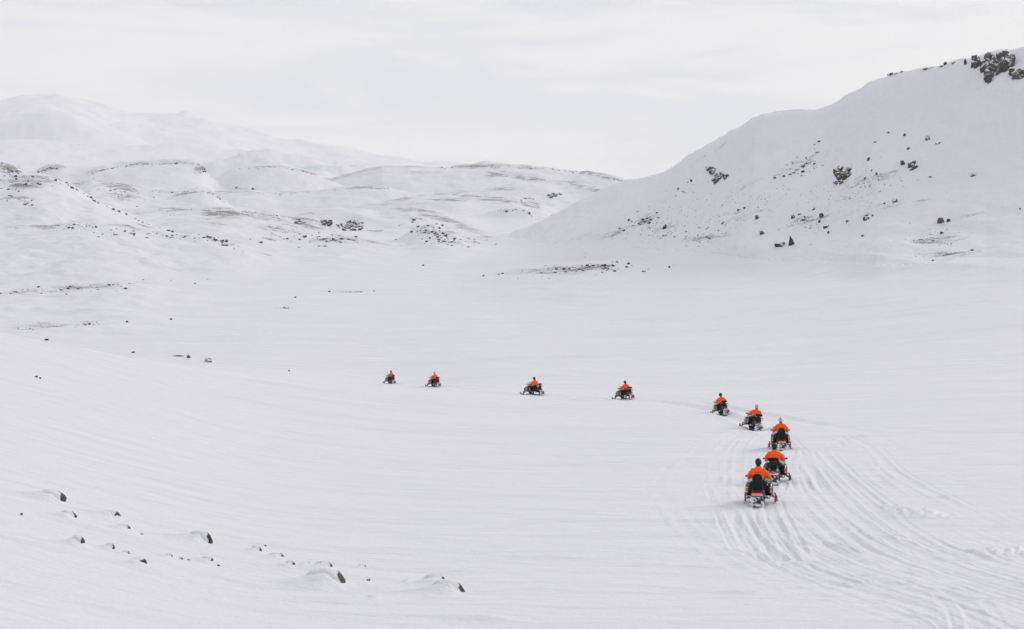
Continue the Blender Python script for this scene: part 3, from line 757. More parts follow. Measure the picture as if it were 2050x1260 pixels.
# --- rocks with a place of their own: (px, py, width, height, kind, label)
single = [
 (1516, 435, 11, 10, 'basalt', 'dark squat boulder above the brown pyramid rock at the hill foot'),
 (1525, 466, 13, 11, 'brown_rock', 'brown pyramid-shaped boulder alone at the foot of the big hill'),
 (1563, 489, 27, 13, 'basalt_frost', 'snow-covered domed boulder left of the pointed shard'),
 (1585, 482, 12, 17, 'shard', 'tall pointed grey rock shard at the foot of the big hill'),
 (1588, 434, 9, 9, 'basalt', 'dark upright rock left of the rock litter on the lower hill'),
 (1645, 431, 12, 11, 'basalt', 'largest dark rock of the litter on the lower hill'),
 (1641, 443, 8, 7, 'basalt', 'dark rock directly under the largest of the litter'),
 (1629, 418, 8, 6, 'basalt', 'small pointed rock topmost above the rock litter'),
 (1655, 453, 15, 9, 'basalt_frost', 'frosted round rock with dark rim right of the litter'),
 (1659, 465, 7, 7, 'basalt', 'small triangular rock under the frosted round rock'),
 (1696, 443, 8, 6, 'basalt', 'small winged dark rock between litter and paired slabs'),
 (1735, 437, 18, 9, 'basalt', 'long dark slab, lower of a stacked pair right of the litter'),
 (1736, 430, 11, 6, 'basalt_frost', 'snow-capped upper rock of the stacked pair'),
 (1747, 431, 6, 5, 'basalt', 'small rock at the right end of the stacked pair'),
 (1792, 401, 15, 11, 'basalt_frost', 'slanting snow-backed rock above the stacked pair'),
 (1771, 407, 6, 4, 'basalt', 'small flat stone left of the slanting snow-backed rock'),
 (1884, 442, 22, 13, 'brown_rock', 'biggest grey-brown boulder on the lower right slope'),
 (1900, 441, 10, 8, 'basalt', 'dark rock leaning on the right of the biggest grey-brown boulder'),
 (1885, 466, 9, 6, 'basalt', 'small boulder below the biggest grey-brown boulder'),
 (1727, 472, 6, 5, 'basalt', 'lone small rock under the stacked pair near the hill foot'),
 (1946, 500, 8, 6, 'basalt', 'lone dark rock near the right edge at the hill foot'),
 (1868, 521, 6, 4, 'basalt', 'lowest lone stone on the snow at right'),
 (2043, 418, 5, 4, 'basalt', 'tiny rock at the right picture edge on the slope'),
 (1950, 349, 15, 9, 'basalt_frost', 'lone snow-tailed rock high on the smooth right slope'),
 (1858, 276, 13, 12, 'basalt_frost', 'snow-streaked boulder highest on the open slope'),
 (1880, 286, 15, 5, 'basalt', 'thin dark ledge right of the highest snow-streaked boulder'),
 (1819, 297, 8, 6, 'basalt', 'dark rock below and left of the snow-streaked boulder'),
 (1779, 265, 6, 5, 'basalt', 'small rock highest on the left of the open slope'),
 (1811, 270, 6, 7, 'basalt', 'upright rock between the highest small rock and streaked boulder'),
 (1753, 284, 8, 4, 'basalt', 'thin slanted stone above the middle outcrop'),
 (1739, 318, 8, 9, 'basalt', 'rock standing right above the middle outcrop'),
 (1807, 325, 12, 15, 'basalt', 'tall dark double rock left of the small outcrop'),
 (1755, 348, 6, 6, 'basalt', 'small stone right of the middle outcrop'),
 (1732, 357, 6, 6, 'basalt', 'dark stone at the lower right of the middle outcrop'),
 (1745, 341, 5, 4, 'basalt', 'tiny stone above right of the middle outcrop'),
 (1863, 354, 8, 4, 'basalt', 'flat stone below and right of the small outcrop'),
 (1384, 361, 6, 8, 'basalt', 'upright stone left below the upper left outcrop'),
 (1358, 378, 6, 5, 'basalt', 'stone on the hill flank further down left from the outcrop'),
 (1331, 454, 10, 11, 'basalt', 'dark heaped rock at the lower end of the left scree'),
 (1447, 446, 8, 6, 'basalt', 'lone dark stone between scree and squat boulder'),
 (1479, 420, 8, 5, 'basalt', 'left of two neighbouring stones above the squat boulder'),
 (1491, 416, 7, 5, 'basalt', 'right of two neighbouring stones above the squat boulder'),
 (1893, 127, 9, 8, 'basalt', 'pointed rock standing on the hill crest left of the cliff'),
 (1910, 125, 11, 5, 'basalt', 'low dark rock on the hill crest next to the pointed one'),
 (1933, 124, 8, 14, 'basalt', 'dark rock column just left of the crest cliff'),
 (1964, 105, 7, 4, 'basalt', 'flat rock on top of the crest cliff'),
 (2015, 101, 9, 4, 'basalt', 'small rock on the skyline at the right edge'),
 (847, 531, 6, 4, 'basalt', 'lone dark stone on the far plain left of the stony swell'),
 (968, 552, 5, 4, 'basalt', 'tiny stone on the plain near the left end of the swell'),
 (250, 577, 12, 5, 'basalt', 'longest dark rock of the stony band at left'),
 (92, 680, 12, 5, 'basalt', 'dark rock on the brow of the near left slope'),
 (266, 705, 8, 5, 'basalt', 'small rock further right on the brow of the left slope'),
 (377, 714, 9, 8, 'brown_rock', 'brown block at the right end of a drift on the left slope'),
 (355, 712, 30, 5, 'basalt_frost', 'flat snow-covered rock running left of the brown block'),
 (415, 721, 22, 11, 'basalt_frost', 'snow-laden dark-legged rock right of the brown block'),
 (72, 754, 8, 5, 'basalt', 'dark stone of a small cluster low on the left slope'),
 (80, 757, 6, 4, 'basalt', 'paler second stone of the small cluster on the left slope'),
 (579, 742, 5, 4, 'basalt', 'tiny stone on the slope left of the leading riders'),
 (572, 616, 15, 5, 'basalt_frost', 'flat frosted rock on the plain above the leading riders'),
 (254, 644, 6, 5, 'basalt', 'dark stone at mid left beyond the slope brow'),
 (342, 639, 6, 4, 'basalt', 'lone stone right of the one beyond the slope brow'),
 (659, 583, 6, 5, 'basalt', 'leftmost dark stone of the short row on the mid plain'),
 (591, 595, 5, 4, 'basalt', 'lone stone on the plain below the short row'),
 (473, 376, 9, 4, 'basalt', 'dark hump on the far ridge, left of a pair'),
 (506, 378, 7, 5, 'basalt', 'dark hump on the far ridge, right of a pair'),
]
for i, (px, py, w, h, kd, lab) in enumerate(single):
    if kd == 'shard':
        v, Y = ground_hit(px, py + h * 0.45)
        o = bpy.data.objects.new('rock_shard', shard); s_ = h * Y / F / 1.3
        o.scale = (s_ * 0.95, s_ * 0.95, s_); o.location = v; link(o)
        o.rotation_euler = (0, 0, R(20))
    else:
        o = put_rock('boulder', (big if w > 9 else small)[kd][i % (6 if w > 9 else 8)], px, py, w * 0.85, h * 0.86, sink=0.32, depth=0.9)
    tag(o, lab, 'boulder' if w >= 9 else 'rock', 'single rocks on the snow')

# --- stones too alike to tell apart, by the place where they lie: (polygon box, count, min, max, kind, label)
def line(pts, n, jit, lo, hi, kd, lab, grp): clusters.append((('L', pts, jit), n, lo, hi, kd, lab, grp))
def patch(cx, cy, rx, ry, a, n, lo, hi, kd, lab, grp): clusters.append((('E', cx, cy, rx, ry, a), n, lo, hi, kd, lab, grp))
clusters = []
patch(1165, 538, 115, 12, -3, 95, 2.5, 6.5, 'basalt', 'small dark stone of the stony swell crossing the middle plain', 'stones of the swell on the plain')
patch(1210, 531, 60, 6, -3, 22, 4, 7.5, 'basalt', 'small dark stone of the stony swell crossing the middle plain', 'stones of the swell on the plain')
patch(160, 577, 160, 9, -4, 60, 2.5, 5.5, 'basalt', 'small stone of the stony band on the far left plain', 'stones of the left band')
patch(172, 649, 26, 6, 0, 16, 2.5, 5, 'basalt', 'small stone of the little heap above the left slope brow', 'stones of the little heap')
patch(80, 655, 90, 6, -3, 14, 2, 3.5, 'basalt', 'small stone of the little heap above the left slope brow', 'stones of the little heap')
patch(718, 584, 30, 4, 0, 9, 3, 5, 'basalt', 'small stone in the short row on the mid plain', 'stones of the short row')
patch(1290, 439, 36, 14, -28, 38, 2.5, 7, 'basalt', 'small dark stone in the scree low on the hill flank', 'stones of the left scree')
patch(1335, 470, 60, 16, -18, 34, 2, 5, 'basalt', 'small dark stone in the scree low on the hill flank', 'stones of the left scree')
patch(1415, 474, 46, 14, -14, 42, 2, 5, 'basalt', 'small stone of the scattered trail along the hill foot', 'stones along the hill foot')
patch(1610, 330, 48, 24, -25, 54, 2.5, 7.5, 'basalt', 'dark stone in the boulder field high on the hill face', 'stones of the upper boulder field')
patch(1608, 440, 20, 10, -20, 16, 3, 6.5, 'basalt', 'small rock of the litter on the lower hill', 'stones of the lower litter')
patch(1625, 455, 45, 14, -10, 16, 2, 5, 'basalt', 'small rock of the litter on the lower hill', 'stones of the lower litter')
patch(1750, 370, 60, 14, -12, 30, 2, 5, 'basalt', 'small stone strewn below the middle outcrop', 'stones below the middle outcrop')
patch(1845, 480, 50, 8, -8, 24, 2, 4, 'basalt', 'tiny stone in the gravel patch at the right hill foot', 'stones of the right gravel')
patch(1896, 487, 16, 7, 0, 20, 2, 4, 'basalt', 'tiny stone in the gravel patch at the right hill foot', 'stones of the right gravel')
patch(1895, 509, 45, 5, -3, 20, 2, 4.5, 'basalt', 'tiny stone in the gravel patch at the right hill foot', 'stones of the right gravel')
patch(1500, 400, 130, 50, -25, 34, 2, 4, 'basalt', 'lone small stone scattered over the hill face', 'stones scattered over the hill face')
patch(1370, 385, 40, 26, -30, 16, 2, 5, 'basalt', 'lone small stone scattered over the hill face', 'stones scattered over the hill face')
line([(1755, 151), (1770, 148), (1790, 145), (1810, 141)], 18, 1.6, 4, 8, 'basalt', 'dark rock in the row on the hill crest', 'crest rocks of the big hill')
line([(1846, 138), (1865, 134), (1888, 130)], 14, 1.4, 3, 6, 'basalt', 'dark rock in the row on the hill crest', 'crest rocks of the big hill')
line([(1528, 226), (1580, 220), (1630, 215)], 6, 0.6, 2, 3.5, 'basalt', 'dark rock in the row on the hill crest', 'crest rocks of the big hill')
patch(650, 478, 100, 14, 3, 70, 2.5, 6.5, 'basalt', 'dark rock of the central stony knoll at the plain edge', 'rocks of the central knoll')
patch(870, 465, 50, 14, 12, 62, 2.5, 7, 'basalt', 'dark rock of the stony knoll left of the big hill', 'rocks of the right knoll')
patch(905, 484, 70, 7, 2, 44, 2.5, 6, 'basalt', 'dark rock of the stony knoll left of the big hill', 'rocks of the right knoll')
patch(430, 480, 48, 9, 14, 34, 3, 8, 'basalt', 'dark rock at the end of the left stony ridge', 'rocks of the left ridge')
line([(105, 450), (150, 447), (200, 451), (260, 459), (330, 466), (400, 473)], 44, 4, 2.5, 6.5, 'basalt', 'dark rock at the end of the left stony ridge', 'rocks of the left ridge')
patch(230, 470, 90, 10, 6, 16, 2.5, 6, 'basalt_frost', 'dark rock at the end of the left stony ridge', 'rocks of the left ridge')
line([(20, 352), (60, 351), (90, 353), (130, 363), (150, 375), (190, 398), (235, 420), (290, 443), (360, 467)], 70, 2.2, 2, 5.5, 'basalt', 'dark rock on the flank of the left hill', 'rocks of the left hill')
patch(50, 368, 46, 10, 4, 34, 2.5, 6, 'basalt', 'dark rock on the flank of the left hill', 'rocks of the left hill')
patch(40, 400, 60, 9, 10, 20, 2, 5.5, 'basalt', 'dark rock on the flank of the left hill', 'rocks of the left hill')
patch(20, 340, 34, 11, 25, 44, 2.5, 7, 'basalt', 'dark rock of the knob at the left picture edge', 'rocks of the left knob')
patch(235, 385, 55, 14, 12, 26, 2, 5, 'basalt', 'dark rock on the second left hill', 'rocks of the second left hill')
line([(300, 381), (350, 384), (400, 378), (432, 389), (452, 406)], 26, 1.5, 2, 4.5, 'basalt', 'dark rock on the second left hill', 'rocks of the second left hill')
line([(300, 423), (380, 418), (460, 418), (520, 423), (590, 437)], 40, 4, 2, 4.5, 'basalt', 'small rock of the broad bare rise', 'rocks of the broad rise')
patch(600, 443, 16, 6, 15, 22, 3, 6, 'basalt', 'small rock of the broad bare rise', 'rocks of the broad rise')
patch(1105, 393, 17, 8, 0, 12, 4, 8, 'basalt', 'dark rock of the cluster in the dip before the big hill', 'rocks of the dip')
line([(995, 418), (1020, 419), (1040, 416), (1055, 420), (1066, 430)], 24, 1.8, 2.5, 6, 'basalt', 'dark rock along the small scarp before the big hill', 'rocks of the small scarp')
line([(1035, 401), (1050, 396), (1068, 395)], 9, 1.2, 2.5, 5, 'basalt', 'dark rock along the small scarp before the big hill', 'rocks of the small scarp')
line([(810, 331), (850, 332), (900, 334), (935, 331), (960, 331), (1000, 331), (1050, 333), (1090, 335), (1130, 340), (1180, 347), (1215, 353), (1248, 361)], 90, 1.2, 2, 4.5, 'basalt', 'small dark rock on the far central skyline', 'rocks on the far skyline')
line([(470, 337), (540, 333), (600, 339), (630, 348)], 26, 1.5, 2, 4.5, 'basalt', 'small dark rock on the far central skyline', 'rocks on the far skyline')
line([(480, 381), (560, 387), (660, 379), (720, 375), (778, 376)], 34, 1.0, 2, 3.5, 'basalt', 'small dark rock on the far low ridge', 'rocks on the far low ridge')
line([(76, 342), (95, 335), (118, 335)], 26, 1.5, 3, 6, 'basalt', 'dark rock along the far plateau edge', 'rocks of the far plateau')
line([(180, 347), (205, 338), (250, 329), (275, 326), (330, 326), (390, 326)], 50, 1.8, 2, 5, 'basalt', 'dark rock along the far plateau edge', 'rocks of the far plateau')
patch(1480, 425, 150, 45, -20, 200, 1.1, 2.8, 'basalt', 'lone small stone scattered over the hill face', 'stones scattered over the hill face')
patch(1700, 395, 140, 50, -15, 220, 1.1, 2.8, 'basalt', 'lone small stone scattered over the hill face', 'stones scattered over the hill face')
patch(1300, 455, 90, 25, -22, 150, 1.1, 2.8, 'basalt', 'lone small stone scattered over the hill face', 'stones scattered over the hill face')
patch(1880, 470, 90, 30, -10, 50, 1.4, 3.0, 'basalt', 'lone small stone scattered over the hill face', 'stones scattered over the hill face')
pool = []
for (shape, n, lo, hi, kd, lab, grp) in clusters:
    for _ in range(n):
        if shape[0] == 'E':
            _, cx, cy, rx, ry, a = shape
            g = min(1.6, abs(rr.gauss(0, 0.72))); th = rr.uniform(0, 6.28)
            u, w = rx * g * math.cos(th), ry * g * math.sin(th)
            ca, sa = math.cos(R(a)), math.sin(R(a))
            x, y = cx + u * ca - w * sa, cy + u * sa + w * ca
        else:
            _, pts, jit = shape
            k = rr.uniform(0, len(pts) - 1.001); i = int(k); f = k - i
            x = pts[i][0] * (1 - f) + pts[i + 1][0] * f
            y = pts[i][1] * (1 - f) + pts[i + 1][1] * f + 1.0 + abs(rr.gauss(0, jit))
        wd = lo + (hi - lo) * rr.random() ** 1.8
        pool.append((wd, x, y, kd, lab, grp))
pool.sort(key=lambda p: -p[0])
KEEP = 195
for (wd, x, y, kd, lab, grp) in pool[:KEEP]:
    o = put_rock('rock', rr.choice(small[kd]), x, y, wd * rr.uniform(0.9, 1.3), wd * rr.uniform(0.5, 0.85), sink=0.25)
    tag(o, lab, 'rock', grp)
# the many smaller ones: one mass of stones
tmpl = [rock_mesh('pebble_form', 400 + i, 1, 6, 0.55, 0.12) for i in range(5)]
tv = [(np.array([v.co[:] for v in m.vertices]), np.array([p.vertices[:] for p in m.polygons])) for m in tmpl]
VV, FF, off = [], [], 0
for (wd, x, y, kd, lab, grp) in pool[KEEP:]:
    v, Y = ground_hit(x, y + wd * 0.25)
    w = wd * rr.uniform(0.9, 1.4) * Y / F * 0.5; h = w * rr.uniform(0.45, 0.8)
    a = rr.uniform(0, 6.28); ca, sa = math.cos(a), math.sin(a)
    V, Fc = tv[rr.randrange(5)]
    V = V * np.array([w, w * rr.uniform(.6, 1), h])
    V = np.stack([V[:, 0] * ca - V[:, 1] * sa + v.x, V[:, 0] * sa + V[:, 1] * ca + v.y + w * .4, V[:, 2] + v.z + h * 0.35], -1)
    VV.append(V); FF.append(Fc + off); off += len(V)
VV = np.concatenate(VV); FF = np.concatenate(FF)
me = bpy.data.meshes.new('scattered_stones')
me.from_pydata(VV.tolist(), [], FF.tolist())
me.materials.append(M['basalt'])
so = link(bpy.data.objects.new('scattered_stones', me))
tag(so, 'countless small dark stones sprinkled over ridges and hills', kind='stuff')

# --- outcrops: jagged ledges made of blocks
rr = random.Random(21)
def outcrop(label, blocks, kd, name='rock_outcrop'):
    cx = sum(b[0] for b in blocks) / len(blocks); cy = max(b[1] for b in blocks)
    v, Y = ground_hit(cx, cy)
    root = empty(name, v)
    tag(root, label, 'outcrop', 'rock outcrops')
    for (px, py, w, h) in blocks:
        vb, Yb = ground_hit(px, py + h * 0.3)
        wm, hm_ = w * Yb / F, h * Yb / F
        o = bpy.data.objects.new('rock_block', rr.choice(crag if kd == 'cliff_rock' else big[kd]))
        o.scale = (wm * 0.55, wm * 0.5, hm_ * 0.58)
        o.location = (vb.x - v.x, vb.y - v.y + wm * 0.15, vb.z - v.z + hm_ * 0.25)
        o.rotation_euler = (rr.uniform(-.35, .35), rr.uniform(-.35, .35), rr.uniform(0, 6.28))
        link(o, root)
    return root
def spread(cx, cy, rx, ry, a, n, lo, hi, asp=(0.7, 1.2)):
    o = []
    for _ in range(n):
        g = math.sqrt(rr.random()); th = rr.uniform(0, 6.28); ca, sa = math.cos(R(a)), math.sin(R(a))
        u, w = rx * g * math.cos(th), ry * g * math.sin(th)
        s_ = rr.uniform(lo, hi)
        o.append((cx + u * ca - w * sa, cy + u * sa + w * ca, s_, s_ * rr.uniform(*asp)))
    return o
outcrop('broken dark outcrop high on the left of the hill face', spread(1423, 341, 9, 8, 0, 9, 7, 14) + spread(1433, 357, 8, 6, 0, 6, 7, 13) + spread(1449, 354, 11, 9, -20, 9, 5, 10), 'cliff_rock')
outcrop('rounded dark outcrop in the middle of the hill face', spread(1688, 347, 15, 13, -20, 19, 9, 16) + spread(1677, 364, 9, 4, 0, 7, 4, 9), 'cliff_rock')
outcrop('small cracked outcrop to the right on the hill face', spread(1830, 333, 8, 9, 0, 10, 7, 12), 'cliff_rock')
outcrop('big dark cliff of broken rock on the crest of the hill', spread(1953, 123, 8, 10, 0, 9, 9, 15, (1.1, 1.8)) + spread(1984, 128, 14, 17, 10, 30, 11, 21, (1.1, 1.9)) + spread(1978, 153, 8, 9, 0, 7, 10, 17, (0.9, 1.4)) + spread(2010, 127, 17, 14, -35, 26, 10, 20, (1.1, 1.9)), 'cliff_rock', 'cliff')
outcrop('dark cliff block cut by the right edge of the picture', spread(2038, 146, 13, 10, -15, 13, 9, 17, (0.8, 1.4)), 'cliff_rock', 'cliff')
outcrop('dark bushy rock heap in the gully at mid distance', spread(655, 446, 13, 5, 8, 20, 4, 8) + spread(683, 454, 13, 5, 30, 12, 3, 7), 'basalt')
outcrop('frosted dark rock wall right of the gully', spread(709, 451, 19, 10, 0, 40, 4, 8), 'basalt_frost')
outcrop('dark scarp at the right end of the far plateau', spread(404, 337, 11, 4, 48, 16, 2.5, 6), 'basalt_frost')

# ------------------------------------------------------------------ snowmobiles
SM = {
 'black': plain('black_plastic', (0.014, 0.014, 0.016), 0.32, spec=0.5, var=0.3),
 'matte': plain('matt_black_plastic', (0.013, 0.013, 0.014), 0.6, spec=0.3, var=0.3),
 'vinyl': plain('seat_vinyl', (0.008, 0.008, 0.009), 0.6, spec=0.22, bump=0.2, bscale=60, var=0.25),
 'metal': plain('grey_alloy', (0.30, 0.31, 0.33), 0.4, metal=0.7),
 'steel': plain('dark_steel', (0.06, 0.06, 0.065), 0.45, metal=0.5),
 'rubber': plain('track_rubber', (0.022, 0.022, 0.023), 0.75, var=0.3),
 'red': plain('red_paint', (0.42, 0.035, 0.025), 0.4),
 'orange': plain('orange_decal', (0.80, 0.10, 0.03), 0.45),
 'cream': plain('cream_decal', (0.72, 0.62, 0.48), 0.45),
 'reflector': plain('clear_reflector', (0.55, 0.62, 0.66), 0.2),
 'jacket': plain('orange_jacket', (1.0, 0.112, 0.016), 0.75, spec=0.2, bump=0.25, bscale=14, var=0.10),
 'trousers': plain('dark_trousers', (0.016, 0.017, 0.020), 0.85, spec=0.15, bump=0.2, bscale=18, var=0.2),
 'glove': plain('black_glove', (0.014, 0.014, 0.015), 0.8, spec=0.2),
 'helmet_dark': plain('dark_helmet', (0.014, 0.015, 0.017), 0.35, spec=0.3),
 'helmet_light': plain('pale_helmet', (0.50, 0.53, 0.53), 0.3),
 'visor': plain('helmet_visor', (0.02, 0.02, 0.024), 0.12),
 'print': plain('jacket_print', (0.06, 0.03, 0.03), 0.8),
}
m, t, p = new_mat('tail_light_red')
p.inputs['Base Color'].default_value = (0.6, 0.02, 0.01, 1); p.inputs['Roughness'].default_value = 0.3
p.inputs['Emission Color'].default_value = (1.0, 0.035, 0.02, 1); p.inputs['Emission Strength'].default_value = 0.7
SM['tail'] = m
m, t, p = new_mat('smoked_windshield')
p.inputs['Base Color'].default_value = (0.50, 0.58, 0.58, 1); p.inputs['Roughness'].default_value = 0.08
p.inputs['Alpha'].default_value = 0.55
SM['shield'] = m
# snow caked on dark plastic
m, t, p = new_mat('snow_caked_plastic')
tcn = t.nodes.new('ShaderNodeTexCoord'); nz = t.nodes.new('ShaderNodeTexNoise')
nz.inputs['Scale'].default_value = 7.0; nz.inputs['Detail'].default_value = 6; nz.inputs['Roughness'].default_value = 0.7
t.links.new(tcn.outputs['Object'], nz.inputs['Vector'])
cr_ = t.nodes.new('ShaderNodeValToRGB')
cr_.color_ramp.elements[0].position = 0.43; cr_.color_ramp.elements[0].color = (0.02, 0.02, 0.022, 1)
cr_.color_ramp.elements[1].position = 0.50; cr_.color_ramp.elements[1].color = (*SNOW, 1)
t.links.new(nz.outputs['Fac'], cr_.inputs[0]); t.links.new(cr_.outputs[0], p.inputs['Base Color'])
bq = t.nodes.new('ShaderNodeBump'); bq.inputs['Strength'].default_value = 0.7; bq.inputs['Distance'].default_value = 0.05
t.links.new(nz.outputs['Fac'], bq.inputs['Height']); t.links.new(bq.outputs[0], p.inputs['Normal'])
p.inputs['Roughness'].default_value = 0.7
SM['caked'] = m

class MB:
    def __init__(s): s.v = []; s.f = []
    def add(s, V, Fc):
        o = len(s.v); s.v += [tuple(x) for x in V]; s.f += [tuple(i + o for i in q) for q in Fc]; return s
    def box(s, c, d, rot=None, bev=0.0):
        bm = bmesh.new(); bmesh.ops.create_cube(bm, size=1.0)
        for v in bm.verts: v.co = Vector((v.co.x * d[0], v.co.y * d[1], v.co.z * d[2]))
        if bev: bmesh.ops.bevel(bm, geom=list(bm.edges), offset=bev, segments=2, affect='EDGES', profile=0.5)
        mt = Matrix.Translation(c)
        if rot: mt = mt @ Matrix.Rotation(rot[2], 4, 'Z') @ Matrix.Rotation(rot[1], 4, 'Y') @ Matrix.Rotation(rot[0], 4, 'X')
        bm.transform(mt); bm.verts.index_update()
        s.add([v.co[:] for v in bm.verts], [[v.index for v in q.verts] for q in bm.faces]); bm.free(); return s
    def tube(s, pts, r, n=8, closed=False):
        P = [Vector(q) for q in pts]; rings = []
        k = len(P)
        for i, q in enumerate(P):
            a = P[(i - 1) % k] if (closed or i > 0) else q
            b = P[(i + 1) % k] if (closed or i < k - 1) else q
            d = (b - a).normalized()
            up = Vector((0, 0, 1)) if abs(d.z) < 0.9 else Vector((1, 0, 0))
            x = d.cross(up).normalized(); y = x.cross(d)
            rr_ = r[i] if isinstance(r, (list, tuple)) else r
            rings.append([q + (x * math.cos(h) + y * math.sin(h)) * rr_ for h in [j * 2 * math.pi / n for j in range(n)]])
        V = [v for g in rings for v in g]; Fc = []
        for i in range(k if closed else k - 1):
            a, b = i * n, ((i + 1) % k) * n
            for j in range(n): Fc.append((a + j, a + (j + 1) % n, b + (j + 1) % n, b + j))
        if not closed: Fc.append(tuple(range(n))[::-1]); Fc.append(tuple(range((k - 1) * n, k * n)))
        return s.add(V, Fc)
    def loft(s, rings, cap=True):
        n = len(rings[0]); V = [v for g in rings for v in g]; Fc = []
        for i in range(len(rings) - 1):
            a, b = i * n, (i + 1) * n
            for j in range(n): Fc.append((a + j, a + (j + 1) % n, b + (j + 1) % n, b + j))
        if cap: Fc.append(tuple(range(n))[::-1]); Fc.append(tuple(range((len(rings) - 1) * n, len(rings) * n)))
        return s.add(V, Fc)
    def build(s, name, mat, parent=None, smooth=True, sub=0):
        me = bpy.data.meshes.new(name); me.from_pydata(s.v, [], s.f); 
        bm = bmesh.new(); bm.from_mesh(me)
        bmesh.ops.recalc_face_normals(bm, faces=bm.faces)
        if sub: bmesh.ops.subdivide_edges(bm, edges=bm.edges, cuts=sub, smooth=0.6, use_grid_fill=True)
        bm.to_mesh(me); bm.free()
        me.materials.append(mat)
        if smooth:
            me.polygons.foreach_set('use_smooth', [True] * len(me.polygons))
            me.set_sharp_from_angle(angle=R(40))
        return link(bpy.data.objects.new(name, me), parent)

def ring(y, zc, hw, hh, n=14, e=2.6, top=1.0, dy=0.0):
    """rounded-box cross-section in the x-z plane; top < 1 narrows the upper half"""
    o = []
    for i in range(n):
        a = 2 * math.pi * i / n
        c, s_ = math.cos(a), math.sin(a)
        x = hw * math.copysign(abs(c) ** (2 / e), c); z = hh * math.copysign(abs(s_) ** (2 / e), s_)
        f = 1 - (1 - top) * max(0, z / hh)
        o.append((x * f, y + dy * z / hh, zc + z))
    return o

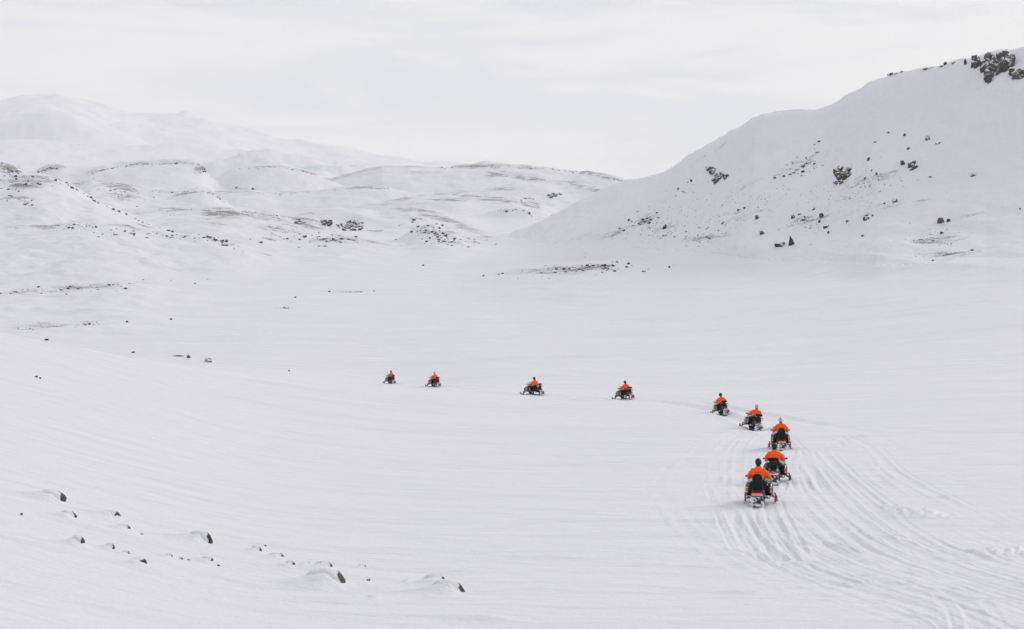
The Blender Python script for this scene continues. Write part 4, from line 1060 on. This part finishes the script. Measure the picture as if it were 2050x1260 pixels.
def make_sled(kind):
    """kind 'tall': high moulded seat back, red ski legs.  kind 'tour': T-shaped passenger backrest, side grab bars."""
    root = empty('snowmobile')
    tall = kind == 'tall'
    legm = SM['red'] if tall else SM['steel']
    # tunnel over the track
    MB().loft([ring(-1.28, .50, .235, .075, 12, 5), ring(-.6, .53, .24, .10, 12, 5), ring(.25, .56, .25, .14, 12, 5)]).build('tunnel', SM['matte'], root)
    # track belt: a closed loop running round the rails
    prof = []
    for a in range(-90, 91, 18): prof.append((-1.22 - .15 * math.cos(R(a)), .19 + .165 * math.sin(R(a))))   # rear wheel
    prof = prof[::1]
    for a in range(90, 271, 20): prof.append((.52 - .13 * math.cos(R(a)) , .36 + .13 * math.sin(R(a))))      # front drive wheel
    prof.append((.22, .035)); prof.append((-.6, .022))
    hw_ = 0.19; n = len(prof)
    cy_ = sum(q[0] for q in prof) / n; cz_ = sum(q[1] for q in prof) / n
    V, Fc = [], []
    inner = []
    for i in range(n):
        a, b = prof[(i - 1) % n], prof[(i + 1) % n]
        ty, tz = b[0] - a[0], b[1] - a[1]; L = math.hypot(ty, tz); ny, nz_ = -tz / L, ty / L
        if (prof[i][0] - cy_) * ny + (prof[i][1] - cz_) * nz_ > 0: ny, nz_ = -ny, -nz_
        inner.append((prof[i][0] + ny * .025, prof[i][1] + nz_ * .025))
    for (q, w) in zip(prof, inner): V += [(-hw_, q[0], q[1]), (hw_, q[0], q[1]), (hw_, w[0], w[1]), (-hw_, w[0], w[1])]
    for i in range(n):
        a, b = 4 * i, 4 * ((i + 1) % n)
        for k in range(4): Fc.append((a + k, a + (k + 1) % 4, b + (k + 1) % 4, b + k))
    tk = MB().add(V, Fc).build('track', SM['rubber'], root, smooth=False)
    lug = MB()
    for i in range(n):
        q0, q1 = prof[i], prof[(i + 1) % n]
        L = math.hypot(q1[0] - q0[0], q1[1] - q0[1]); cnt = max(1, int(L / .075))
        for k in range(cnt):
            f = (k + .5) / cnt; y, z = q0[0] + (q1[0] - q0[0]) * f, q0[1] + (q1[1] - q0[1]) * f
            ang = math.atan2(q1[1] - q0[1], q1[0] - q0[0])
            lug.box((0, y, z), (.36, .016, .045), rot=(ang, 0, 0))
    lug.build('lugs', SM['rubber'], tk, smooth=False)
    for (y, z, r_) in ((-1.22, .19, .13), (-.85, .10, .07), (-.35, .09, .07), (.05, .11, .07)):
        MB().tube([(-.15, y, z), (.15, y, z)], r_, 14).build('bogie_wheel', SM['metal'], root)
    for sx in (-.10, .10):
        MB().tube([(sx, -1.15, .10), (sx, -.3, .065), (sx, .1, .08), (sx, .3, .2)], .022, 6).build('slide_rail', SM['metal'], root)
    # running boards
    for sx in (-1, 1):
        MB().box((sx * .345, -.30, .37), (.21, 1.35, .03), bev=.01).build('running_board', SM['steel'], root)
        MB().tube([(sx * .45, -.98, .385), (sx * .455, -.2, .385), (sx * .45, .40, .43)], .017, 6).build('board_edge', SM['metal'], root)
    # hood and belly: one rounded shell with a pointed nose
    MB().loft([ring(.12, .62, .30, .24, 18, 3.2, .75), ring(.32, .64, .40, .30, 18, 3.0, .72), ring(.60, .63, .44, .32, 18, 2.8, .66), ring(.90, .58, .42, .28, 18, 2.6, .62), ring(1.15, .52, .34, .20, 18, 2.4, .66), ring(1.32, .47, .20, .11, 18, 2.2, .7), ring(1.38, .45, .09, .05, 18, 2.0, .8)]).build('hood', SM['black'], root)
    for sx in (-1, 1):
        pan = MB().loft([ring(-.02, .58, .06, .17, 12, 2.4), ring(.10, .58, .095, .25, 12, 2.5), ring(.42, .60, .09, .27, 12, 2.6), ring(.75, .57, .08, .23, 12, 2.5), ring(.98, .55, .04, .12, 12, 2.4)])
        pan.v = [(x + sx * .43, y, z) for x, y, z in pan.v]
        pan.v = pan.v
        po = pan.build('side_panel', SM['black'], root)
        for (z, hh, mm) in ((.575, .045, 'orange'), (.665, .032, 'cream'), (.49, .026, 'cream')):
            MB().loft([[(sx * .507, .16, z - hh), (sx * .525, .42, z - hh), (sx * .513, .66, z - hh * .7), (sx * .513, .66, z + hh * .7), (sx * .525, .42, z + hh), (sx * .507, .16, z + hh)], [(sx * .495, .16, z - hh), (sx * .495, .42, z - hh), (sx * .495, .66, z - hh * .7), (sx * .495, .66, z + hh * .7), (sx * .495, .42, z + hh), (sx * .495, .16, z + hh)]]).build('stripe', SM[mm], po, smooth=False)
        # rear edge of the panel faces the following rider: reflective stripe
        MB().box((sx * .445, -.030, .60), (.10, .03, .10), rot=(0, 0, sx * .35), bev=.008).build('stripe', SM['orange'], po)
        MB().box((sx * .445, -.028, .685), (.085, .03, .045), rot=(0, 0, sx * .35), bev=.008).build('stripe', SM['cream'], po)
        MB().box((sx * .445, -.028, .515), (.085, .03, .045), rot=(0, 0, sx * .35), bev=.008).build('stripe', SM['cream'], po)
        MB().box((sx * .15, 1.20, .63), (.16, .06, .06), rot=(.5, 0, -sx * .25), bev=.02).build('headlight', SM['reflector'], root)
    # windshield
    V, Fc = [], []
    nu, nv = 12, 5
    for j in range(nv + 1):
        f = j / nv
        for i in range(nu + 1):
            a = -1 + 2 * i / nu
            wd = (.45 - .04 * f * f) ; V.append((a * wd, .86 - .34 * f - .30 * a * a * (1 - .2 * f), .84 + .46 * f - .10 * a * a * (1 - f) - .05 * a ** 4 * f))
    for j in range(nv):
        for i in range(nu): Fc.append((j * (nu + 1) + i, j * (nu + 1) + i + 1, (j + 1) * (nu + 1) + i + 1, (j + 1) * (nu + 1) + i))
    ws = MB().add(V, Fc).build('windshield', SM['shield'], root)
    # handlebar
    hb = MB().tube([(-.42, .22, 1.02), (-.30, .30, 1.03), (-.12, .36, 1.0), (.12, .36, 1.0), (.30, .30, 1.03), (.42, .22, 1.02)], .014, 8)
    hb.tube([(0, .50, .80), (0, .37, 1.0)], .03, 8)
    ho_ = hb.build('handlebar', SM['steel'], root)
    for sx in (-1, 1):
        MB().tube([(sx * .43, .215, 1.02), (sx * .30, .30, 1.03)], .021, 8).build('grip', SM['matte'], ho_)
        MB().loft([ring(.42, 1.06, .075, .045, 10, 2.2), ring(.46, 1.06, .06, .035, 10, 2.2)]).build('mirror', SM['black'], root).location = (sx * .47, 0, .02)
    # seat
    MB().loft([ring(-.98, .70, .17, .09, 14, 3), ring(-.8, .72, .20, .13, 14, 3), ring(-.4, .72, .19, .14, 14, 3), ring(0, .74, .165, .13, 14, 3), ring(.22, .80, .13, .10, 14, 3), ring(.34, .84, .08, .05, 14, 3)]).build('seat', SM['vinyl'], root)
    if tall:
        # broad rear fairing with a lamp strip and a high moulded back
        MB().loft([ring(-1.34, .52, .23, .06, 14, 3.4), ring(-1.22, .57, .245, .10, 14, 3.4), ring(-.9, .62, .24, .13, 14, 3.4)]).build('rear_fairing', SM['matte'], root)
        bk = MB().loft([[(x, -.98 - .10 * (z_ - .7) + yy, z_) for (x, yy) in [(w * math.copysign(abs(math.cos(t_)) ** .6, math.cos(t_)), d_ * math.sin(t_)) for t_ in [i * 2 * math.pi / 16 for i in range(16)]]] for (z_, w, d_) in ((.60, .20, .12), (.74, .215, .13), (.90, .205, .11), (1.08, .195, .095), (1.19, .175, .08), (1.25, .135, .06), (1.28, .07, .03))])
        bko = bk.build('backrest', SM['vinyl'], root)
        MB().tube([(-.20, -1.09, .80), (-.10, -1.13, .845), (0, -1.14, .86), (.10, -1.13, .845), (.20, -1.09, .80)], .012, 6).build('seam', SM['matte'], bko)
        for sx in (-1, 1):
            MB().tube([(sx * .24, -.85, .68), (sx * .30, -.98, .76), (sx * .36, -1.02, .86), (sx * .35, -.92, .92), (sx * .29, -.78, .84), (sx * .24, -.66, .72)], .019, 8).build('grab_handle', SM['black'], root)
        MB().box((0, -1.425, .575), (.36, .03, .05), bev=.01).build('tail_light', SM['tail'], root)
    else:
        MB().loft([ring(-1.36, .60, .15, .08, 14, 3.0), ring(-1.25, .64, .20, .12, 14, 3.2), ring(-.9, .66, .225, .13, 14, 3.4)]).build('rear_fairing', SM['black'], root)
        bko = MB().loft([ring(-1.16, 1.15, .20, .05, 16, 2.8), ring(-1.12, 1.15, .24, .085, 16, 2.8), ring(-1.06, 1.15, .23, .08, 16, 2.8), ring(-1.03, 1.15, .19, .045, 16, 2.8)]).build('backrest', SM['vinyl'], root)
        fr = MB().tube([(-.15, -1.06, .72), (-.16, -1.10, .90), (-.13, -1.12, 1.06)], .018, 8).tube([(.15, -1.06, .72), (.16, -1.10, .90), (.13, -1.12, 1.06)], .018, 8).tube([(-.15, -1.12, .93), (0, -1.14, .96), (.15, -1.12, .93)], .014, 8)
        fr.build('backrest_frame', SM['steel'], bko)
        MB().loft([ring(-1.14, .90, .15, .14, 12, 3), ring(-1.08, .90, .17, .155, 12, 3)]).build('lumbar_pad', SM['vinyl'], bko)
        for sx in (-1, 1):
            MB().tube([(sx * .20, -1.05, .74), (sx * .29, -1.08, .86), (sx * .30, -1.06, .97), (sx * .27, -.95, 1.0), (sx * .25, -.75, .90), (sx * .21, -.62, .76)], .019, 8).build('grab_handle', SM['black'], root)
            MB().box((sx * .105, -1.365, .585), (.075, .02, .035), bev=.008).build('reflector', SM['reflector'], root)
        MB().box((0, -1.40, .625), (.16, .03, .05), bev=.012).build('tail_light', SM['tail'], root)
        MB().loft([ring(-1.37, .52, .07, .06, 10, 2.4), ring(-1.30, .52, .09, .07, 10, 2.4)]).build('hitch', SM['matte'], root)
    # rear bumper and snow flap, caked with snow
    MB().tube([(-.21, -1.15, .52), (-.23, -1.36, .50), (-.18, -1.47, .48), (.18, -1.47, .48), (.23, -1.36, .50), (.21, -1.15, .52)], .018, 8).build('rear_bumper', SM['steel'], root)
    V, Fc = [], []
    for j in range(7):
        f = j / 6
        for i in range(9):
            a = -1 + i / 4
            V.append((a * (.235 + .05 * f), -1.42 - .12 * math.sin(f * 2.0) - .04 * a * a, .47 - .36 * f))
    for j in range(6):
        for i in range(8): Fc.append((j * 9 + i, j * 9 + i + 1, (j + 1) * 9 + i + 1, (j + 1) * 9 + i))
    V2 = [(x, y + .022, z) for x, y, z in V]
    flap = MB().add(V, Fc); flap.add(V2, [q[::-1] for q in Fc])
    flap.build('snow_flap', SM['caked'], root)
    # snow heaped on the tunnel end and the boards
    MB().loft([ring(-1.40, .50, .20, .05, 12, 2.3), ring(-1.30, .545, .22, .06, 12, 2.3), ring(-1.15, .53, .20, .05, 12, 2.3)]).build('caked_snow', SM['caked'], root)
    for sx in (-1, 1):
        MB().loft([ring(-.95, .395, .05, .02, 10, 2.2), ring(-.85, .41, .10, .045, 10, 2.2), ring(-.55, .40, .09, .035, 10, 2.2), ring(-.40, .39, .04, .015, 10, 2.2)]).build('caked_snow', SM['caked'], root).location.x = sx * .34
    # skis, legs and suspension arms
    for sx in (-1, 1):
        x = sx * .575
        ski = MB()
        prf = [(.30, .045), (.45, .02), (.8, .015), (1.15, .02), (1.32, .06), (1.45, .14), (1.52, .22)]
        rings = []
        for (y, z) in prf:
            w = .075 if y < 1.4 else .05
            rings.append([(x - w, y, z + .018), (x - w, y, z), (x - .02, y, z - .014), (x + .02, y, z - .014), (x + w, y, z), (x + w, y, z + .018), (x, y, z + .035)])
        so_ = ski.loft(rings).build('ski', SM['matte'] if not tall else SM['steel'], root)
        MB().tube([(x, 1.05, .05), (x, 1.22, .17), (x, 1.40, .29), (x, 1.50, .28), (x, 1.50, .20)], .014, 6).build('ski_loop', legm, so_)
        MB().loft([[(x - .028, .78, .05), (x + .028, .78, .05), (x + .028, 1.02, .05), (x - .028, 1.02, .05)], [(x - .03, .80, .20), (x + .03, .80, .20), (x + .03, .93, .20), (x - .03, .93, .20)], [(x - .025, .78, .42), (x + .025, .78, .42), (x + .025, .86, .42), (x - .025, .86, .42)]]).build('ski_leg', legm, root)
        MB().tube([(x, .82, .22), (sx * .30, .68, .36)], .02, 8).tube([(x, .82, .22), (sx * .30, 1.0, .36)], .02, 8).tube([(x, .80, .38), (sx * .32, .86, .50)], .018, 8).build('suspension_arm', SM['steel'] if not tall else SM['red'], root)
        MB().tube([(sx * .52, .84, .24), (sx * .32, .86, .66)], .03, 10).build('shock_absorber', SM['metal'], root)
    return root

# ------------------------------------------------------------------ riders
def skin_mesh(name, verts, edges, radii, roots, levels=2):
    me = bpy.data.meshes.new(name); me.from_pydata(verts, edges, [])
    o = bpy.data.objects.new(name, me); col.objects.link(o)
    o.modifiers.new('skin', 'SKIN').use_smooth_shade = True
    for i, r_ in enumerate(radii):
        d = me.skin_vertices[0].data[i]
        d.radius = (r_, r_) if not isinstance(r_, tuple) else r_
        d.use_root = i in roots
    sb = o.modifiers.new('sub', 'SUBSURF'); sb.levels = levels; sb.render_levels = levels
    dg = bpy.context.evaluated_depsgraph_get()
    res = bpy.data.meshes.new_from_object(o.evaluated_get(dg))
    res.name = name
    bpy.data.objects.remove(o)
    return res

def make_rider(lean, turn, helmet, printed):
    """lean: how far forward the back tips; turn: how far the head turns (radians)"""
    V, E, Rr, lab = [], [], [], []
    def jn(p, r_, parent=None, part='coat'):
        V.append(Vector(p)); Rr.append(r_); lab.append(part)
        if parent is not None: E.append((parent, len(V) - 1))
        return len(V) - 1
    L = lean
    pel = jn((0, -.38, .93), (.19, .16), None, 'hips')
    sp = jn((0, -.37 + L * .25, 1.08), (.205, .17), pel)
    ch = jn((0, -.33 + L * .6, 1.27), (.225, .17), sp)
    nk0 = jn((0, -.28 + L * .85, 1.42), (.13, .12), ch)
    nk = jn((0, -.25 + L, 1.50), (.078, .078), nk0, 'neck')
    hd = jn((0, -.22 + L * 1.05, 1.63), (.085, .10), nk, 'head')
    for sx in (-1, 1):
        sh = jn((sx * .195, -.28 + L * .75, 1.335), .128, ch)
        el = jn((sx * .345, -.16 + L * .55, 1.13), .098, sh)
        wr = jn((sx * .385, .10, 1.05), .062, el, 'cuff')
        ha = jn((sx * .37, .20, 1.045), .046, wr, 'hand')
        hp = jn((sx * .13, -.33, .88), .13, pel, 'leg')
        kn = jn((sx * .29, .02, .82), .098, hp, 'leg')
        an = jn((sx * .345, -.10, .48), .070, kn, 'leg')
        jn((sx * .35, .12, .425), .055, an, 'boot')
    roots = {pel}
    for sx in (-1, 1):
        for k in range(4):
            x = sx * (.340 + .028 * k)
            ln = (.060, .070, .066, .052)[k]
            a = jn((x, .215, 1.055), .0145, None, 'hand'); roots.add(a)
            b = jn((x, .215 + ln, 1.060), .0140, a, 'hand')
            c = jn((x - sx * .004, .215 + ln + .018, 1.030), .0130, b, 'hand')
            jn((x - sx * .004, .215 + ln - .012, 1.003), .0115, c, 'hand')
        a = jn((sx * .338, .185, 1.03), .016, None, 'hand'); roots.add(a)
        b = jn((sx * .312, .225, 1.012), .015, a, 'hand'); jn((sx * .318, .262, 1.002), .012, b, 'hand')
    me = skin_mesh('rider_body', [v[:] for v in V], E, Rr, roots)
    # which garment a face belongs to: the nearest bone
    segs = [(V[a], V[b], lab[b] if lab[b] != 'leg' else 'leg', lab[a]) for a, b in E]
    def part_of(p):
        best, bd = None, 9e9
        for a, b, lb, la in segs:
            d = b - a; t_ = max(0, min(1, (p - a).dot(d) / max(d.length_squared, 1e-9)))
            q = (p - (a + d * t_)).length
            if q < bd:
                bd = q; best = lb if t_ > .5 else (la if la in ('hand', 'cuff', 'neck') else lb)
                if lb == 'coat' and la == 'hips' and t_ < .2: best = 'hips'
        return best
    me.materials.append(SM['trousers']); me.materials.append(SM['glove'])
    coat = []
    mi = []
    for f in me.polygons:
        g = part_of(Vector(f.center)); mi.append(1 if g in ('hand', 'boot', 'head', 'neck') else 0)
        if g in ('coat', 'cuff') and not (g == 'cuff' and f.center.y > .12): coat.append(f.index)
        elif g == 'neck' and f.center.z < 1.50: coat.append(f.index)
    me.polygons.foreach_set('material_index', mi)
    me.polygons.foreach_set('use_smooth', [True] * len(me.polygons))
    root = empty('person')
    link(bpy.data.objects.new('body', me), root)
    # jacket: a padded shell just outside the body
    bm = bmesh.new(); bm.from_mesh(me); bm.faces.ensure_lookup_table(); bm.normal_update()
    ks = set(coat)
    for v in bm.verts: v.co += v.normal * .014
    bmesh.ops.delete(bm, geom=[f for f in bm.faces if f.index not in ks], context='FACES')
    for v in bm.verts:                                    # soft folds of the padding
        p_ = v.co; v.co += v.normal * (.006 * math.sin(38 * p_.z + 9 * p_.x) + .004 * math.sin(31 * p_.x + 17 * p_.y))
    jm = bpy.data.meshes.new('jacket'); bm.to_mesh(jm)
    tree = BVHTree.FromBMesh(bm); bm.free()
    jm.materials.clear(); jm.materials.append(SM['jacket'])
    for f in jm.polygons: f.material_index = 0
    jm.polygons.foreach_set('use_smooth', [True] * len(jm.polygons))
    jo = link(bpy.data.objects.new('jacket', jm), root)
    if printed:
        pr = MB(); x = -.105
        wr_ = random.Random(3)
        while x < .105:
            w = wr_.uniform(.012, .022); h_ = wr_.choice((.016, .018, .026))
            q = []
            for (xx, zz) in ((x, 1.265), (x + w, 1.265), (x + w, 1.265 + h_), (x, 1.265 + h_)):
                hit = tree.ray_cast(Vector((xx, -2, zz)), Vector((0, 1, 0)))
                q.append((hit[0] if hit[0] else Vector((xx, -.5, zz))) + Vector((0, -.004, 0)))
            pr.add(q + [v + Vector((0, .003, 0)) for v in q], [(0, 1, 2, 3), (7, 6, 5, 4), (0, 4, 5, 1), (1, 5, 6, 2), (2, 6, 7, 3), (3, 7, 4, 0)]); x += w + .006
        pr.build('back_print', SM['print'], jo, smooth=False)
    # helmet
    hm_ = SM['helmet_dark'] if helmet == 'dark' else SM['helmet_light']
    bm = bmesh.new(); bmesh.ops.create_uvsphere(bm, u_segments=24, v_segments=16, radius=1)
    for v in bm.verts:
        x, y, z = v.co
        fr = max(0, y)
        z2 = max(z, -0.82)
        v.co = (x * .130 * (1 - .10 * max(0, -z2)), y * .155 + fr * .02 * (1 if z < 0 else 0), z2 * .150)
    bm.transform(Matrix.Translation((0, -.20 + L * 1.05, 1.655)) @ Matrix.Rotation(turn, 4, 'Z') @ Matrix.Rotation(R(-6), 4, 'X'))
    me2 = bpy.data.meshes.new('helmet'); bm.to_mesh(me2); bm.free(); me2.materials.append(hm_)
    me2.polygons.foreach_set('use_smooth', [True] * len(me2.polygons))
    he = link(bpy.data.objects.new('helmet', me2), root)
    vz, vf = [], []
    for j in range(4):
        for i in range(11):
            a = R(-62 + 12.4 * i); z = -.035 + .027 * j * 1.1
            k = math.sqrt(max(0, 1 - (z / .15) ** 2))
            vz.append(Matrix.Translation((0, -.20 + L * 1.05, 1.66)) @ Matrix.Rotation(turn, 4, 'Z') @ Vector((.136 * math.sin(a) * k, .166 * math.cos(a) * k, z)))
    for j in range(3):
        for i in range(10): vf.append((j * 11 + i, j * 11 + i + 1, (j + 1) * 11 + i + 1, (j + 1) * 11 + i))
    MB().add(vz, vf).build('visor', SM['visor'], he)
    # peak / rear vent of the helmet
    hc = Matrix.Translation((0, -.20 + L * 1.05, 1.66)) @ Matrix.Rotation(turn, 4, 'Z')
    st = [hc @ Vector((0, .158 * math.sin(a), .153 * math.cos(a))) for a in [R(-80 + 13 * i) for i in range(11)]]
    MB().tube(st, .010, 6).build('helmet_ridge', SM['visor'] if helmet != 'dark' else SM['matte'], he)
    return root

# (px, py of the foot of the machine, heading to the left of the sight line, machine, helmet, labels)
line_up = [
 (1520, 1009, -3, 'tall', 'dark', 'nearest snowmobile at the tail of the line, tall black seat back, red ski legs', 'nearest rider in orange jacket and dark helmet, faint lettering across the back'),
 (1552, 966, -3, 'tour', 'dark', 'snowmobile second from the tail, T-shaped backrest and lit red tail light', 'rider second from the tail, orange jacket, black helmet, partly behind the nearest rider'),
 (1563, 900, 3, 'tall', 'light', 'third snowmobile from the tail with tall seat back and red ski legs', 'third rider from the tail with pale silver helmet and orange jacket'),
 (1507, 863, 13, 'tour', 'light', 'fourth snowmobile from the tail turning left, dark ski reaching out left', 'fourth rider from the tail with grey-white helmet, hunched orange jacket'),
 (1446, 831, 14, 'tour', 'dark', 'fifth snowmobile from the tail on the bend, snowy white flap', 'rider in the middle of the line on the bend, dark helmet'),
 (1251, 799, 27, 'tour', 'dark', 'black snowmobile heading left, first of the spaced-out ones after the bend', 'dark-helmeted rider on the first spaced-out snowmobile after the bend'),
 (1068, 789, 34, 'tour', 'dark', 'snowmobile seen almost side-on, heading left, skis stretched forward', 'dark-helmeted rider on the side-on snowmobile'),
 (870, 774, 20, 'tour', 'light', 'second snowmobile of the line, small in the distance heading left', 'small distant rider with pale helmet, second of the line'),
 (782, 768, 18, 'tour', 'dark', 'leading snowmobile, smallest and farthest left', 'leading rider, smallest and farthest left, dark helmet'),
]
protos = {}
riders = {}
for i, (px, py, hd, kind, hel, lab1, lab2) in enumerate(line_up):
    v, Y = ground_hit(px, py)
    az = math.degrees(math.atan((px - CX) / F))
    a = R(hd - az)
    fwd = Vector((-math.sin(a), math.cos(a), 0)); rgt = Vector((math.cos(a), math.sin(a), 0))
    zf = ground_z(*(v + fwd * 1.0)[:2]); zb = ground_z(*(v - fwd * 1.0)[:2])
    zl = ground_z(*(v - rgt * .5)[:2]); zr = ground_z(*(v + rgt * .5)[:2])
    fy = (fwd * 2 + Vector((0, 0, zf - zb))).normalized(); fx = (rgt + Vector((0, 0, (zr - zl) * .6))).normalized()
    fz = fx.cross(fy).normalized(); fx = fy.cross(fz)
    mat = Matrix((fx, fy, fz)).transposed().to_4x4()
    mat.translation = (v.x, v.y, (zf + zb + zl + zr) / 4 - 0.06)
    mat = mat @ Matrix.Diagonal((0.95, 0.95, 0.95, 1))
    if kind not in protos:
        o = protos[kind] = make_sled(kind)
    else:
        o = copy_tree(protos[kind])
    o.matrix_world = mat
    tag(o, lab1, 'snowmobile', 'snowmobiles riding in line')
    var = (hel, i == 0 or i == 2, i % 3)
    key = var
    if key not in riders:
        q = riders[key] = make_rider((.05, .12, .0)[i % 3], (0.0, .25, -.15)[i % 3], hel, var[1])
    else:
        q = copy_tree(riders[key])
    q.matrix_world = mat
    tag(q, lab2, 'person', 'snowmobile riders in orange jackets')
# ------------------------------------------------------------------ the air between here and the glacier
hz_m = bpy.data.materials.new('winter_haze')
hz_m.use_nodes = True
t = hz_m.node_tree
for n in list(t.nodes): t.nodes.remove(n)
o_ = t.nodes.new('ShaderNodeOutputMaterial')
pv = t.nodes.new('ShaderNodeVolumePrincipled')
pv.inputs['Color'].default_value = (0.97, 0.98, 1.0, 1)
pv.inputs['Density'].default_value = 7.5e-5
pv.inputs['Anisotropy'].default_value = 0.0
t.links.new(pv.outputs[0], o_.inputs['Volume'])
hw = 13500.0 * 1.25
zmin = float(Z.min()) + ZC - 2.0; zmax = float(Z.max()) + ZC + 40.0
bm = bmesh.new()
bmesh.ops.create_cube(bm, size=1.0)
for v in bm.verts:
    v.co = (v.co.x * 2 * hw, v.co.y * 2 * hw, zmin if v.co.z < 0 else zmax)
hm = bpy.data.meshes.new('haze'); bm.to_mesh(hm); bm.free()
hm.materials.append(hz_m)
ho = bpy.data.objects.new('haze', hm)
link(ho); tag(ho, 'thin pale winter haze over the valley', kind='stuff')
